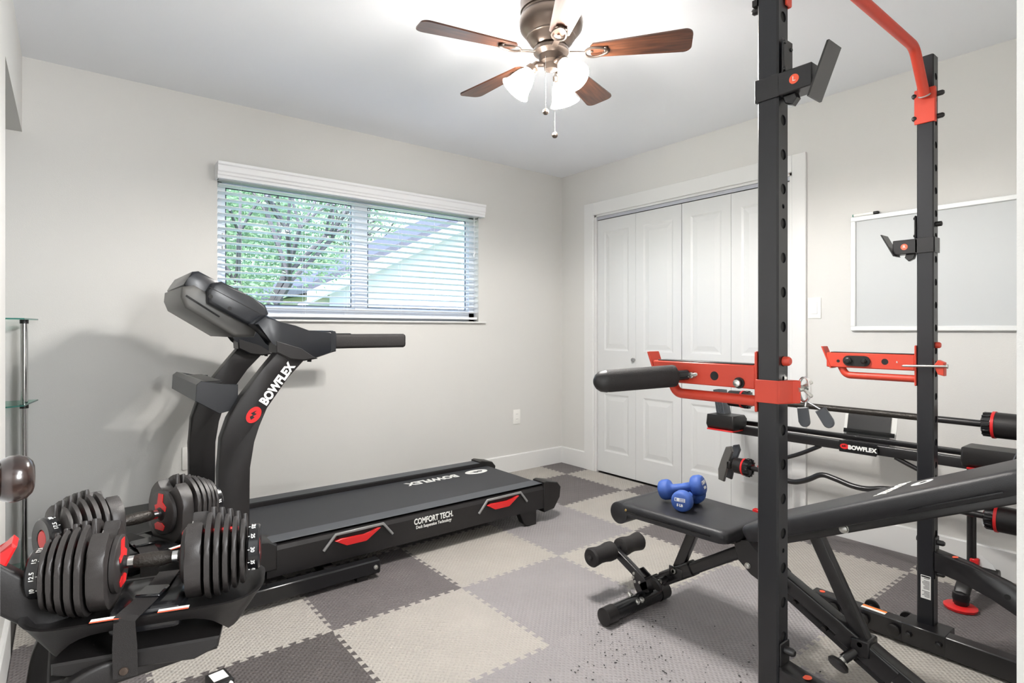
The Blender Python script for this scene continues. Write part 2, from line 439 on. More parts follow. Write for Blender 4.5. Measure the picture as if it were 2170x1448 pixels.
# ---- closet bifold doors
b = B()
b.bx((XW - .018, CY1, -.012), (XW, CY1 + .10, CZ + .10), .003); b.bx((XW - .018, CY0 - .08, -.012), (XW, CY0, CZ + .10), .003)
b.bx((XW - .018, CY0, CZ), (XW, CY1, CZ + .10), .003)
b.bx((XW, CY1 - .02, -.012), (XW + .12, CY1, CZ)); b.bx((XW, CY0, -.012), (XW + .12, CY0 + .02, CZ)); b.bx((XW, CY0, CZ - .015), (XW + .12, CY1, CZ))
struct(b, 'trim_2', M['trim'], smooth=False)
b = B(); b.bx((XW + .012, CY0 + .02, CZ - .035), (XW + .05, CY1 - .02, CZ - .015)); b.bx((XW + .008, CY0 + .02, CZ - .04), (XW + .012, CY1 - .02, CZ - .018))
struct(b, 'trim_3', M['track'], smooth=False)
def leaf_door(y0, y1, z0, z1, x):
    """raised two-panel leaf: flat slab front at x, panels recessed then raised"""
    b = B(); b.bx((x + .006, y0, z0), (x + .034, y1, z1))
    W = y1 - y0; st = .068
    # stiles and rails
    rails = [(z0, z0 + .165), (.625, .965), (1.905, z1)]
    b.bx((x, y0, z0), (x + .006, y0 + st, z1)); b.bx((x, y1 - st, z0), (x + .006, y1, z1))
    for a, c in rails: b.bx((x, y0 + st, a), (x + .006, y1 - st, c))
    for a, c in ((z0 + .165, .625), (.965, 1.905)):
        ya, yb = y0 + st, y1 - st
        # bevelled cove then raised field
        ins = [(0, 0), (.014, .0055), (.022, .0055), (.052, .0008)]
        loops = []
        for d, dep in ins: loops.append([(x + dep, ya + d, a + d), (x + dep, yb - d, a + d), (x + dep, yb - d, c - d), (x + dep, ya + d, c - d)])
        vs = [p for l in loops for p in l]; fs = []
        for q in range(len(loops) - 1):
            for k in range(4): fs.append((q * 4 + k, q * 4 + (k + 1) % 4, q * 4 + 4 + (k + 1) % 4, q * 4 + 4 + k))
        fs.append(tuple(range(len(vs) - 4, len(vs))))
        b.faces(vs, fs)
    return b
ys = [CY1 - .022, 2.775, 2.372, 2.000, CY0 + .022]
dz = CZ - .045
for n_, (ya, yb) in enumerate(((0, 1), (2, 3))):
    pass
for k in range(4):
    g = .0015 if k in (0, 2) else .0025
    y1 = ys[k] - (.003 if k in (0, 2) else .001); y0 = ys[k + 1] + (.001 if k in (0, 2) else .003)
    d = struct(leaf_door(y0, y1, .004, dz, XW + .012), 'door_%d' % (k + 1), M['door'], smooth=False)
    if k in (0, 3):
        yk = 2.788 if k == 0 else 1.98
        if k == 0:
            B().lathe([(0, 0), (0, .010), (.012, .007), (.02, .015), (.027, .013), (.029, 0)], (XW + .012, yk, .903), (-1, 0, 0), 16).build('door_knob', M['grey'], d)
    if k == 2:
        B().lathe([(0, 0), (0, .010), (.012, .007), (.02, .015), (.027, .013), (.029, 0)], (XW + .012, 2.03, .903), (-1, 0, 0), 16).build('door_knob', M['grey'], d)

# ---- entry door swung into the room, on the left, with its knob
b = B(); b.prism([(-.150, .16), (-.0665, .975), (-.1015, .979), (-.185, .164)], (0, 0, .005), (1, 0, 0), (0, 1, 0), 2.025, .002); ed = struct(b, 'door_5', M['door'], smooth=False)
kx, ky, kz = -.0747, .895, .949
b = B(); b.lathe([(0, 0), (0, .030), (.003, .030), (.004, .012), (.008, .011), (.010, .016), (.014, .0235), (.022, .0272), (.030, .0272), (.038, .0245), (.043, .0190), (.045, .013), (.0455, .006), (.0455, 0)], (kx, ky, kz), (1, 0, 0), 28)
dk = b.build('door_knob', M['knob'], ed)

# ---- window
wy = YW + .085
b = B()
b.bx((wx0 - .01, YW - .003, wz0 - .006), (wx1 + .05, YW + .1, wz0)); b.bx((wx0 - .0, YW - .028, wz0 - .012), (wx1 + .055, YW + .0, wz0), .002)
wf = struct(b, 'window_1', M['trim'], smooth=False)
fr = B()
zt, zb = wz1, wz0 + .0
fr.bx((wx0, wy - .02, zb), (wx1, wy + .04, zb + .065)); fr.bx((wx0, wy - .02, zt - .05), (wx1, wy + .04, zt))
fr.bx((wx0, wy - .02, zb), (wx0 + .035, wy + .04, zt)); fr.bx((wx1 - .045, wy - .02, zb), (wx1, wy + .04, zt))
fr.build('window_frame', M['vinyl'], wf, smooth=False)
s1 = B(); mxx = 1.555
s1.bx((mxx - .035, wy - .012, zb + .065), (mxx + .035, wy + .03, zt - .05)); s1.build('mullion', M['vinyl'], wf, smooth=False)
for (a, c, nm) in ((wx0 + .035, mxx - .035, 'sash'), (mxx + .035, wx1 - .045, 'sash')):
    s = B(); e = .022
    s.bx((a, wy - .005, zb + .065), (c, wy + .02, zb + .065 + e)); s.bx((a, wy - .005, zt - .05 - e), (c, wy + .02, zt - .05))
    s.bx((a, wy - .005, zb + .065 + e), (a + e, wy + .02, zt - .05 - e)); s.bx((c - e, wy - .005, zb + .065 + e), (c, wy + .02, zt - .05 - e))
    so = s.build('sash', M['vinyl'], wf, smooth=False)
    q = B(); g = .005; a2, c2, z2, z3 = a + e, c - e, zb + .065 + e, zt - .05 - e
    q.bx((a2, wy - .006, z2), (c2, wy - .001, z2 + g)); q.bx((a2, wy - .006, z3 - g), (c2, wy - .001, z3)); q.bx((a2, wy - .006, z2), (a2 + g, wy - .001, z3)); q.bx((c2 - g, wy - .006, z2), (c2, wy - .001, z3))
    q.build('gasket', M['rubber'], so, smooth=False)
    B().bx((a2, wy + .006, z2), (c2, wy + .010, z3)).build('pane', M['glassw'], so, smooth=False)
for z in (1.66, 1.585): B().bx((wx0 + .04, wy - .018, z), (wx0 + .05, wy - .005, z + .03)).build('latch', M['grey'], wf, smooth=False)
# blinds
bl = thing('window_blind', 'white horizontal slat blind with a moulded valance over the back window', 'blind', ((wx0 + wx1) / 2, YW, wz1))
b = B(); b.prism([(0, 1.975), (.018, 1.975), (.018, 1.99), (.024, 1.996), (.024, 2.008), (.030, 2.016), (.030, 2.045), (.036, 2.052), (.036, 2.066), (0, 2.066)], (wx0 - .012, YW - .055, 0), (0, -1, 0), (0, 0, 1), -(wx1 - wx0 + .02))
b.bx((wx0 - .012, YW - .06, 1.975), (wx0 - .006, YW, 2.064)); b.bx((wx1 + .002, YW - .06, 1.975), (wx1 + .008, YW, 2.064)); b.build('valance', M['blind'], bl, smooth=False)
b = B(); b.bx((wx0 + .006, YW + .0, 1.982), (wx1 - .006, YW + .05, 2.026)); b.build('headrail', M['blind'], bl, smooth=False)
n_sl = 18; ytilt = R(-7)
sm = None
for k in range(n_sl):
    z = 1.958 - k * .0412
    if sm is None:
        b = B(); c, s_ = math.cos(ytilt), math.sin(ytilt); pr = []
        for t in range(5):
            u_ = -.025 + .0125 * t; h = .0022 * (1 - (u_ / .025) ** 2); pr.append((u_, h + u_ * math.tan(ytilt)))
        pts = pr + [(a, h - .0028) for a, h in pr[::-1]]
        b.prism(pts, (wx0 + .008, YW + .028, 1.958), (0, 1, 0), (0, 0, 1), wx1 - wx0 - .016)
        so = b.build('slat', M['blind'], bl); sm = so
    else:
        so = sm.copy(); link(so); so.location = Vector(sm.location) + Vector((0, 0, z - 1.958))
b = B(); b.bx((wx0 + .008, YW + .004, 1.205), (wx1 - .008, YW + .052, 1.222), .003); b.build('bottom_rail', M['blind'], bl, smooth=False)
for x in (.80, 1.17, 1.44, 1.83, 2.09, 2.33):
    b = B()
    for yy in (YW + .002, YW + .054): b.cyl((x, yy, 1.21), (x, yy, 1.99), .0008, seg=5)
    b.build('ladder_cord', M['blind'], bl)
b = B(); b.cyl((2.43, YW - .004, 1.70), (2.43, YW - .004, 1.98), .0012, seg=5); b.cyl((2.436, YW - .004, 1.72), (2.436, YW - .004, 1.98), .0012, seg=5)
for zz in (1.68, 1.70): b.lathe([(0, 0), (0, .004), (.02, .006), (.024, 0)], (2.43 + (.006 if zz > 1.69 else 0), YW - .004, zz), (0, 0, 1), 8)
b.build('pull_cord', M['blind'], bl)

# ---- wall plates
def wall_plate(name, label, cat, c, n, w_, h_, parts):
    t = thing(name, label, cat, c)
    n = Vector(n); side = Vector((0, 0, 1)).cross(n)
    rt = Matrix((side, n, Vector((0, 0, 1)))).transposed()
    B().box(Vector(c) + n * .003, (w_, .006, h_), rt, .002, 2).build('cover_plate', M['plast'], t)
    for nm, dx, dz_, ww, hh, pr, m in parts:
        B().box(Vector(c) + n * (.006 + pr / 2) + side * dx + Vector((0, 0, dz_)), (ww, pr, hh), rt, .001).build(nm, m, t)
    return t
wall_plate('light_switch', 'white rocker light switch on the wall beside the closet doors', 'switch', (XW, 1.478, 1.25), (-1, 0, 0), .072, .118, [('rocker', 0, 0, .033, .066, .003, M['plast'])])
OUT = [('receptacle', 0, .020, .030, .028, .002, M['plast']), ('receptacle', 0, -.020, .030, .028, .002, M['plast'])] + [('slot', dx, z, .003, .009, .0025, M['slot']) for z in (.022, -.018) for dx in (-.006, .006)]
wall_plate('power_outlet', 'white power outlet low on the back wall right of the treadmill', 'outlet', (2.845, YW, .43), (0, -1, 0), .07, .116, OUT)
wall_plate('power_outlet', 'white wall outlet half hidden behind the treadmill upright', 'outlet', (.535, YW, .42), (0, -1, 0), .07, .125, OUT[:2])

# ---- whiteboard
wb = thing('whiteboard', 'white dry erase board in a pale frame on the right wall', 'whiteboard', (XW, .86, 1.125))
y0, y1, z0, z1 = .42, 1.283, 1.122, 1.73
B().bx((XW - .012, y0, z0), (XW, y1, z1)).build('writing_surface', M['board'], wb, smooth=False)
b = B(); e = .024
for a_, c_ in (((y0, z0), (y1, z0 + e)), ((y0, z1 - e), (y1, z1)), ((y0, z0 + e), (y0 + e, z1 - e)), ((y1 - e, z0 + e), (y1, z1 - e))):
    b.bx((XW - .022, a_[0], a_[1]), (XW - .0, c_[0], c_[1]), .003)
b.build('frame', M['alu'], wb, smooth=False)
mk = thing('marker_pen', 'white marker pen with dark cap resting on the whiteboard frame', 'marker', (XW - .012, 1.21, 1.739))
B().lathe([(0, 0), (.0, .006), (.004, .008), (.095, .008), (.095, 0)], (XW - .012, 1.27, 1.739), (0, -1, 0), 12).build('barrel', M['plast'], mk)
B().lathe([(0, 0), (0, .0085), (.02, .0085), (.026, .005), (.026, 0)], (XW - .012, 1.175, 1.739), (0, -1, 0), 12).build('cap', M['black'], mk)
B().lathe([(0, 0), (0, .0065), (.005, .0065), (.005, 0)], (XW - .012, 1.275, 1.739), (0, -1, 0), 12).build('end_plug', M['tint'], mk)

# ---- glass shelf unit in the alcove
gs = thing('glass_shelf', 'corner glass shelf stand with chrome pole behind the entry door', 'shelf', (-.3, 3.38, 0))
for z in (1.172, .792, .035):
    poly = [(-.66, 3.24), (-.20, 3.24), (-.145, 3.27), (-.105, 3.50), (-.66, 3.50)]
    sh = B().prism(poly, (0, 0, z), (1, 0, 0), (0, 1, 0), .006).build('shelf_glass', M['glassg'], gs, smooth=False)
    eg = B()
    for (p, q) in ((poly[0], poly[1]), (poly[1], poly[2]), (poly[2], poly[3])):
        p = Vector((*p, z + .003)); q = Vector((*q, z + .003)); d = (q - p).normalized(); n = Vector((d.y, -d.x, 0))
        eg.sweep([p + n * .0005, q + n * .0005], [(-.0006, -.003), (.0006, -.003), (.0006, .003), (-.0006, .003)])
    eg.build('glass_edge', M['glasse'], sh, smooth=False)
for (px_, py_) in ((-.15, 3.40), (-.6, 3.40)):
    B().cyl((px_, py_, 0), (px_, py_, 1.172), .0135, seg=16).build('pole', M['chrome'], gs)
    for z in (0, .77, 1.155): B().cyl((px_, py_, z), (px_, py_, z + .018), .016, seg=16).build('collar', M['black'], gs)
B().bx((-.62, 3.27, .0), (-.135, 3.46, .03), .004).build('base', M['blackg'], gs)

# ================================================================== CEILING FAN
fx, fy = 1.508, 1.673
fan = thing('ceiling_fan', 'dark bronze hugger ceiling fan with five wood blades and three lit shades', 'ceiling fan', (fx, fy, HC))
B().lathe([(0, .0), (0, .118), (.012, .122), (.055, .122), (.058, .117), (.065, .116), (.075, .124), (.095, .127), (.118, .122), (.135, .108), (.146, .096), (.152, .096), (.156, .09), (.168, .086), (.185, .07), (.192, .06), (.192, 0)], (fx, fy, HC), (0, 0, -1), 40).build('motor_housing', M['bronze'], fan)
B().lathe([(0, 0), (0, .066), (.006, .07), (.018, .07), (.022, .06), (.03, .05), (.055, .046), (.062, .03), (.085, .026), (.09, .012), (.095, 0)], (fx, fy, HC - .192), (0, 0, -1), 32).build('switch_housing', M['bronze'], fan)
ZB = 2.212
for k in range(5):
    a = R(-50.6 + 72.2 * k); rm = Matrix.Translation((fx, fy, ZB)) @ Matrix.Rotation(a, 4, 'Z') @ Matrix.Rotation(R(-11), 4, 'X')
    # blade
    r0, r1 = .155, .535; W0, W1 = .050, .062; out = []
    out += [(r0 + .012, -W0 + .012)] + [(r1 - .03, -W1)] + [(r1 - .03 + .03 * math.sin(R(t)), -W1 + .03 * (1 - math.cos(R(t)))) for t in range(15, 91, 15)]
    out += [(r1, W1 - .03)] + [(r1 - .03 + .03 * math.cos(R(t)), W1 - .03 + .03 * math.sin(R(t))) for t in range(15, 91, 15)]
    out += [(r0 + .012, W0 - .012 + .0)] + [(r0, W0 - .028), (r0, -W0 + .028)]
    b = B(); b.prism(out, (0, 0, 0), (1, 0, 0), (0, 1, 0), .006)
    bl_ = b.build('blade', M['blade'], fan, local=True); bl_.matrix_local = wm(fan).inverted() @ rm
    # iron
    b = B(); b.rtube([(.075, 0, .0), (.11, 0, -.004), (.135, 0, -.009)], .022, .006, .002)
    ring = []
    for t in range(25):
        u_ = 2 * PI * t / 24; ring.append((.178 + .044 * math.cos(u_), .026 * math.sin(u_) * (1 - .25 * math.cos(u_)), -.007))
    b.tube(ring, .0045, 6)
    for (x, y) in ((.205, .014), (.205, -.014), (.16, 0)): b.lathe([(0, 0), (0, .0055), (.003, .005), (.004, 0)], (x, y, -.002), (0, 0, -1), 8)
    b.box((.214, 0, -.005), (.012, .044, .006), None, .002)
    b.bm.transform(wm(fan).inverted() @ rm); b.build('blade_bracket', M['bronze'], fan, local=True)
ca = R(38.1); Fv = Vector((math.sin(ca), math.cos(ca), 0)); Rv = Vector((math.cos(ca), -math.sin(ca), 0))
for k, an in enumerate((-58, -178, 62)):
    d = (Rv * math.cos(R(an)) + Fv * math.sin(R(an))); c0 = Vector((fx, fy, 2.175)) + d * .03
    ax = (d * .62 + Vector((0, 0, -.78))).normalized()
    elbow = Vector((fx, fy, 2.175)) + d * .06
    nk = elbow + ax * .02
    B().tube(fillet([c0, elbow, nk], .015), .010, 10).build('lamp_arm', M['bronze'], fan)
    B().lathe([(0, 0), (0, .022), (.014, .026), (.022, .024), (.022, 0)], nk - ax * .004, ax, 20).build('lamp_socket', M['bronze'], fan)
    p0 = nk + ax * .012
    B().lathe([(0, .022), (.012, .026), (.03, .036), (.05, .043), (.07, .047), (.088, .053), (.1, .062), (.101, .059), (.089, .050), (.07, .044), (.03, .033), (.012, .022), (0, .019)], p0, ax, 28).build('lamp_shade', M['shade'], fan)
    pl_ = bpy.data.lights.new('bulb_light', 'SPOT'); po_ = bpy.data.objects.new('bulb_light', pl_); link(po_)
    pl_.energy = 18; pl_.spot_size = R(179); pl_.spot_blend = .3; pl_.color = (1, .975, .94); pl_.shadow_soft_size = .035; po_.location = p0 + ax * .112
    B().lathe([(0, 0), (0, .01), (.015, .013), (.03, .022), (.045, .025), (.06, .02), (.068, 0)], p0, ax, 16).build('bulb', M['shade'], fan)
def chain(dx, dyf, ztop, zbot, nm):
    p = Vector((fx, fy, 0)) + Rv * dx + Fv * dyf
    b = B(); n = int((ztop - zbot) / .0065)
    b.cyl((p.x, p.y, zbot), (p.x, p.y, ztop), .0009, seg=5)
    for i in range(n): b.lathe([(0, 0), (.0012, .0016), (.0036, .0016), (.0048, 0)], (p.x, p.y, zbot + i * .0065), (0, 0, 1), 6)
    b.build('pull_chain', M['chrome'], fan)
    B().lathe([(0, 0), (.002, .008), (.009, .0125), (.017, .0115), (.023, .006), (.026, 0)], (p.x, p.y, zbot - .024), (0, 0, 1), 16).build('pull_knob', M['bronze'], fan)
chain(-.024, -.04, 2.19, 1.985, 'a'); chain(.016, .02, 2.15, 1.915, 'b')

# ================================================================== TREADMILL
tm = thing('treadmill', 'black and charcoal treadmill with red side accents along the back wall', 'treadmill', (1.2, 2.9, 0))
NY, FY = 2.5, 3.25
# side rails
def rail(y0, y1, s):
    b = B()
    prof = [(0, .085), (0, .195), (.008, .212), (.055, .226), (.095, .226), (.10, .222), (.10, .12), (.03, .075)]
    o = (.66, y0, 0); b.prism([(p[0] * s, p[1]) for p in prof], o, (0, 1, 0), (0, 0, 1), 1.54)
    return b
for y0, s in ((NY, 1), (FY, -1)):
    rl = rail(y0, 0, s).build('side_rail', M['tread'], tm, smooth=False)
    b = B(); b.bx((.665, y0 + s * .012 if s > 0 else y0 - .098, .2262), (2.195, y0 + .098 if s > 0 else y0 - .012, .2285), .001); b.build('foot_rail', M['rail'], rl, smooth=False)
    # rear caps
    b = B(); cp = [(2.195, .085), (2.195, .236), (2.215, .240), (2.30, .222), (2.328, .19), (2.320, .13), (2.275, .07), (2.20, .06)]
    b.prism(cp, (0, y0 - .006 if s > 0 else y0 - .10, 0), (1, 0, 0), (0, 0, 1), -.106, .004); b.build('end_cap', M['black'], tm)
    # rear foot
    b = B(); b.prism([(2.02, .10), (2.15, .11), (2.15, .0), (2.085, -.0), (2.055, .022)], (0, y0 + (.01 if s > 0 else -.06), 0), (1, 0, 0), (0, 0, 1), -.05, .004); b.build('rear_foot', M['black'], tm)
    # front hood shoulder over rail
    b = B(); b.prism([(.10, .115), (.10, .252), (.60, .252), (.665, .236), (.70, .222), (.70, .115)], (0, y0 - .008 if s > 0 else y0 - .135, 0), (1, 0, 0), (0, 0, 1), -.143, .006)
    b.build('rail_cover', M['tread'], tm)
    if s > 0:
        B().bx((.565, y0 - .0095, .155), (.605, y0 - .006, .178)).build('notch', M['slot'], tm)
# deck and belt
B().bx((.55, NY + .09, .135), (2.24, FY - .09, .196), .004).build('deck', M['black'], tm, smooth=False)
b = B(); x0, x1 = .60, 2.275; yb0, yb1 = NY + .105, FY - .105
pth = [(x0, 0, .2015), (x1 - .03, 0, .2015)] + [(x1 - .03 + .03 * math.sin(R(t)), 0, .1715 + .03 * math.cos(R(t))) for t in range(20, 181, 20)] + [(x0, 0, .1415)]
b.sweep([(p[0], (yb0 + yb1) / 2, p[2]) for p in pth], [(-(yb1 - yb0) / 2, -.0015), ((yb1 - yb0) / 2, -.0015), ((yb1 - yb0) / 2, .0015), (-(yb1 - yb0) / 2, .0015)], up=(0, 0, 1))
b.build('running_belt', M['belt'], tm)
# lettering on belt: reads upside down from the camera side
text('belt_lettering', 'BOWFLEX', .086, (1.775, 3.055, .2032), (-1, 0, 0), (0, -1, 0), M['white'], tm, bold=.003, sx=.90)
def emblem(nm, o, ux, uy, rx, ry, m, m2, parent, t=.0012):
    """oval badge with a zig-zag stroke"""
    ux = Vector(ux).normalized(); uy = Vector(uy).normalized(); n = ux.cross(uy)
    poly = [(rx * math.cos(2 * PI * k / 28), ry * math.sin(2 * PI * k / 28)) for k in range(28)]
    e = B().prism(poly, Vector(o), ux, uy, t).build(nm, m, parent, smooth=False)
    z = [(-.62, -.10), (-.40, .34), (-.05, .10), (-.02, .55), (.62, .02), (.20, .12), (.26, -.30), (-.14, -.02), (-.20, -.34)]
    B().prism([(x * rx, y * ry) for x, y in z], Vector(o) + n * t, ux, uy, .0005).build('badge_stroke', m2, e, smooth=False)
    return e
emblem('belt_badge', (2.10, 3.055, .2030), (-1, 0, 0), (0, -1, 0), .082, .046, M['white'], M['belt'], tm)
# hood between uprights
b = B(); b.prism([(.10, .10), (.10, .23), (.17, .30), (.42, .305), (.52, .27), (.60, .222), (.62, .205), (.62, .10)], (0, NY + .05, 0), (1, 0, 0), (0, 0, 1), -(FY - NY - .10), .012, 2); b.build('motor_hood', M['black'], tm)
# red shock accents with grey brackets
for cx in (1.065, 1.90):
    hw = .150 if cx < 1.5 else .150
    b = B(); b.prism([(-.118, .180), (-.065, .150), (.03, .150), (.10, .196), (.085, .198), (.055, .186), (.02, .1815), (-.055, .1835), (-.09, .186)], (cx, NY - .002, 0), (1, 0, 0), (0, 0, 1), .014, .002)
    b.bm.transform(Matrix.Identity(4)); b.build('red_accent', M['redp'], tm, smooth=False)
    b = B(); b.rtube([(cx - .168, NY - .005, .146), (cx - .115, NY - .008, .208), (cx + .115, NY - .008, .210), (cx + .165, NY - .005, .150)], .012, .010, .003, up=(0, -1, 0)); b.build('accent_bracket', M['grey'], tm)
    b = B(); b.prism([(-.10, .186), (.105, .200), (.10, .206), (-.10, .200)], (cx, NY + .0, 0), (1, 0, 0), (0, 0, 1), .006); b.build('spring', M['slot'], tm)
text('side_lettering', 'COMFORT TECH.', .040, (1.46, NY - .0008, .178), (1, 0, 0), (0, 0, 1), M['white'], tm, bold=.0012, sx=.72)
text('side_lettering', 'Deck Suspension Technology', .0215, (1.46, NY - .0008, .150), (1, 0, 0), (0, 0, 1), M['white'], tm, bold=.0004, sx=.80)
# base frame
for y in (2.41, 3.27):
    b = B(); b.bx((.12, y, .018), (1.13, y + .05, .082), .006); b.build('base_beam', M['blackg'], tm)
bolt((1.105, 2.41, .05), (0, -1, 0), .009, tm)
b = B(); b.bx((.14, 2.46, .02), (.2, 3.27, .08), .006); b.bx((.9, 2.46, .02), (.95, 3.27, .07), .006); b.build('base_crossbeam', M['black'], tm)
B().bx((1.02, 2.42, 0), (1.07, 2.46, .02)).build('base_foot', M['black'], tm); B().bx((.2, 2.42, 0), (.25, 2.46, .02)).build('base_foot', M['black'], tm)
b = B(); b.bx((.16, 2.47, .07), (.62, 3.26, .13), .01); b.build('frame_riser', M['black'], tm)
# uprights: curved masts
for y0, y1 in ((NY, NY + .065), (FY - .065, FY)):
    Lp = [(.478, .06), (.478, .56), (.486, .69), (.512, .77), (.560, .85), (.649, .968), (.720, 1.06)]
    Rp = [(.594, .06), (.594, .56), (.600, .665), (.620, .73), (.66, .80), (.745, .922), (.86, 1.04)]
    bb = B(); bb.prism(Rp + Lp[::-1], (0, y0, 0), (1, 0, 0), (0, 0, 1), -(y1 - y0), .010, 2)
    bb.build('upright', M['tread'], tm, ang=50)
ud = Vector((.100, 0, .136)).normalized(); un = Vector((-ud.z, 0, ud.x))
text('upright_lettering', 'BOWFLEX', .050, (.702, NY - .0012, .898), ud, un, M['white'], tm, bold=.0024, sx=.86)
eb = emblem('upright_badge', (.608, NY - .0006, .776), ud, un, .036, .026, M['redp'], M['tread'], tm)
for (bx_, by_) in ((.845, NY + .03), (.845, FY - .03)): B().cyl((bx_, by_, .985), (bx_ + .004, by_, 1.015), .009, seg=10).build('bolt', M['slot'], tm)
# console arms
for y0, y1 in ((NY - .012, NY + .10), (FY - .10, FY + .012)):
    low = [(.690, 1.075), (.702, 1.045), (.715, 1.03), (.80, 1.003), (.85, .998), (.945, 1.028)]
    top = [(.949, 1.115), (.94, 1.123), (.83, 1.124), (.77, 1.133), (.71, 1.160), (.655, 1.188), (.605, 1.15)]
    B().prism(low + top, (0, y0, 0), (1, 0, 0), (0, 0, 1), -(y1 - y0), .012, 2).build('console_arm', M['console'], tm)
    B().prism([(.69, 1.085), (.693, 1.03), (.75, 1.0), (.81, .992), (.87, 1.0), (.8, 1.05)], (0, y0 - .002, 0), (1, 0, 0), (0, 0, 1), -(y1 - y0 + .004), .006, 1).build('arm_socket', M['tread'], tm)
    B().prism([(.925, 1.025), (.951, 1.030), (.953, 1.11), (.948, 1.12), (.925, 1.123)], (0, y0 - .002, 0), (1, 0, 0), (0, 0, 1), -(y1 - y0 + .004), .005, 1).build('arm_collar', M['console'], tm)
    yc = (y0 + y1) / 2
    hb = B(); hb.rtube([(.93, yc, 1.074), (1.305, yc, 1.074)], .052, .066, .014); hb.build('handrail', M['foam'], tm, ang=50)
    B().rtube([(1.305, yc, 1.074), (1.312, yc, 1.074)], .046, .060, .014).build('handrail_cap', M['blackg'], tm)
# console body
cb0, cb1 = NY + .075, FY - .075
B().prism([(.454, 1.235), (.629, 1.133), (.662, 1.147), (.689, 1.196), (.676, 1.232), (.61, 1.270), (.505, 1.326), (.472, 1.318), (.452, 1.285)], (0, cb0, 0), (1, 0, 0), (0, 0, 1), -(cb1 - cb0), .014, 3).build('console_body', M['console'], tm, ang=50)
B().prism([(.421, 1.245), (.500, 1.250), (.52, 1.315), (.498, 1.330), (.428, 1.368), (.405, 1.364), (.388, 1.335), (.374, 1.310)], (0, cb0 + .05, 0), (1, 0, 0), (0, 0, 1), -(cb1 - cb0 - .10), .012, 3).build('console_head', M['console'], tm, ang=50)
B().prism([(.366, 1.30), (.362, 1.258), (.378, 1.215), (.56, 1.095), (.64, 1.095), (.66, 1.14), (.5, 1.25), (.41, 1.31)], (0, cb0 + .04, 0), (1, 0, 0), (0, 0, 1), -(cb1 - cb0 - .08), .016, 3).build('back_shell', M['shell'], tm, ang=50)
B().prism([(.378, 1.262), (.50, 1.178), (.504, 1.183), (.382, 1.268)], (0, cb0 + .036, 0), (1, 0, 0), (0, 0, 1), -.006).build('shell_seam', M['slot'], tm)
for (x, z) in ((.533, 1.215), (.462, 1.262)): B().lathe([(-.004, 0), (-.004, .0085), (.0008, .0085), (.0008, 0)], (x, cb0, z), (0, -1, 0), 12).build('screw_recess', M['slot'], tm)
for (x, z, L) in ((.46, 1.262, .16),): pass
b = B(); b.sweep([(.458, cb0 - .0004, 1.300), (.672, cb0 - .0004, 1.185)], [(-.0006, -.0012), (.0006, -.0012), (.0006, .0012), (-.0006, .0012)]); b.build('seam', M['slot'], tm)
B().prism([(.600, 1.275), (.645, 1.290), (.655, 1.245)], (0, 2.76, 0), (1, 0, 0), (0, 0, 1), -.20).build('media_stop', M['tint'], tm, smooth=False)
# accessory tray crossing between the uprights
tr = [(.402, .842), (.402, .915), (.425, .925), (.50, .905), (.515, .845), (.49, .79), (.47, .785)]
b = B(); b.prism([(.404, .842), (.408, .908), (.425, .922), (.44, .919), (.44, .86), (.50, .845), (.52, .85), (.56, .86), (.56, .80), (.49, .785)], (0, NY + .055, 0), (1, 0, 0), (0, 0, 1), -(FY - NY - .11), .006, 1)
b.build('accessory_tray', M['console'], tm)
for y in (NY + .052, FY - .062): B().prism([(.404, .842), (.408, .908), (.425, .922), (.50, .905), (.56, .90), (.56, .80), (.49, .785)], (0, y, 0), (1, 0, 0), (0, 0, 1), -.01, .002).build('tray_end', M['console'], tm)
B().bx((.45, NY + .15, .90), (.52, FY - .15, .912), .003).build('tray_insert', M['black'], tm)

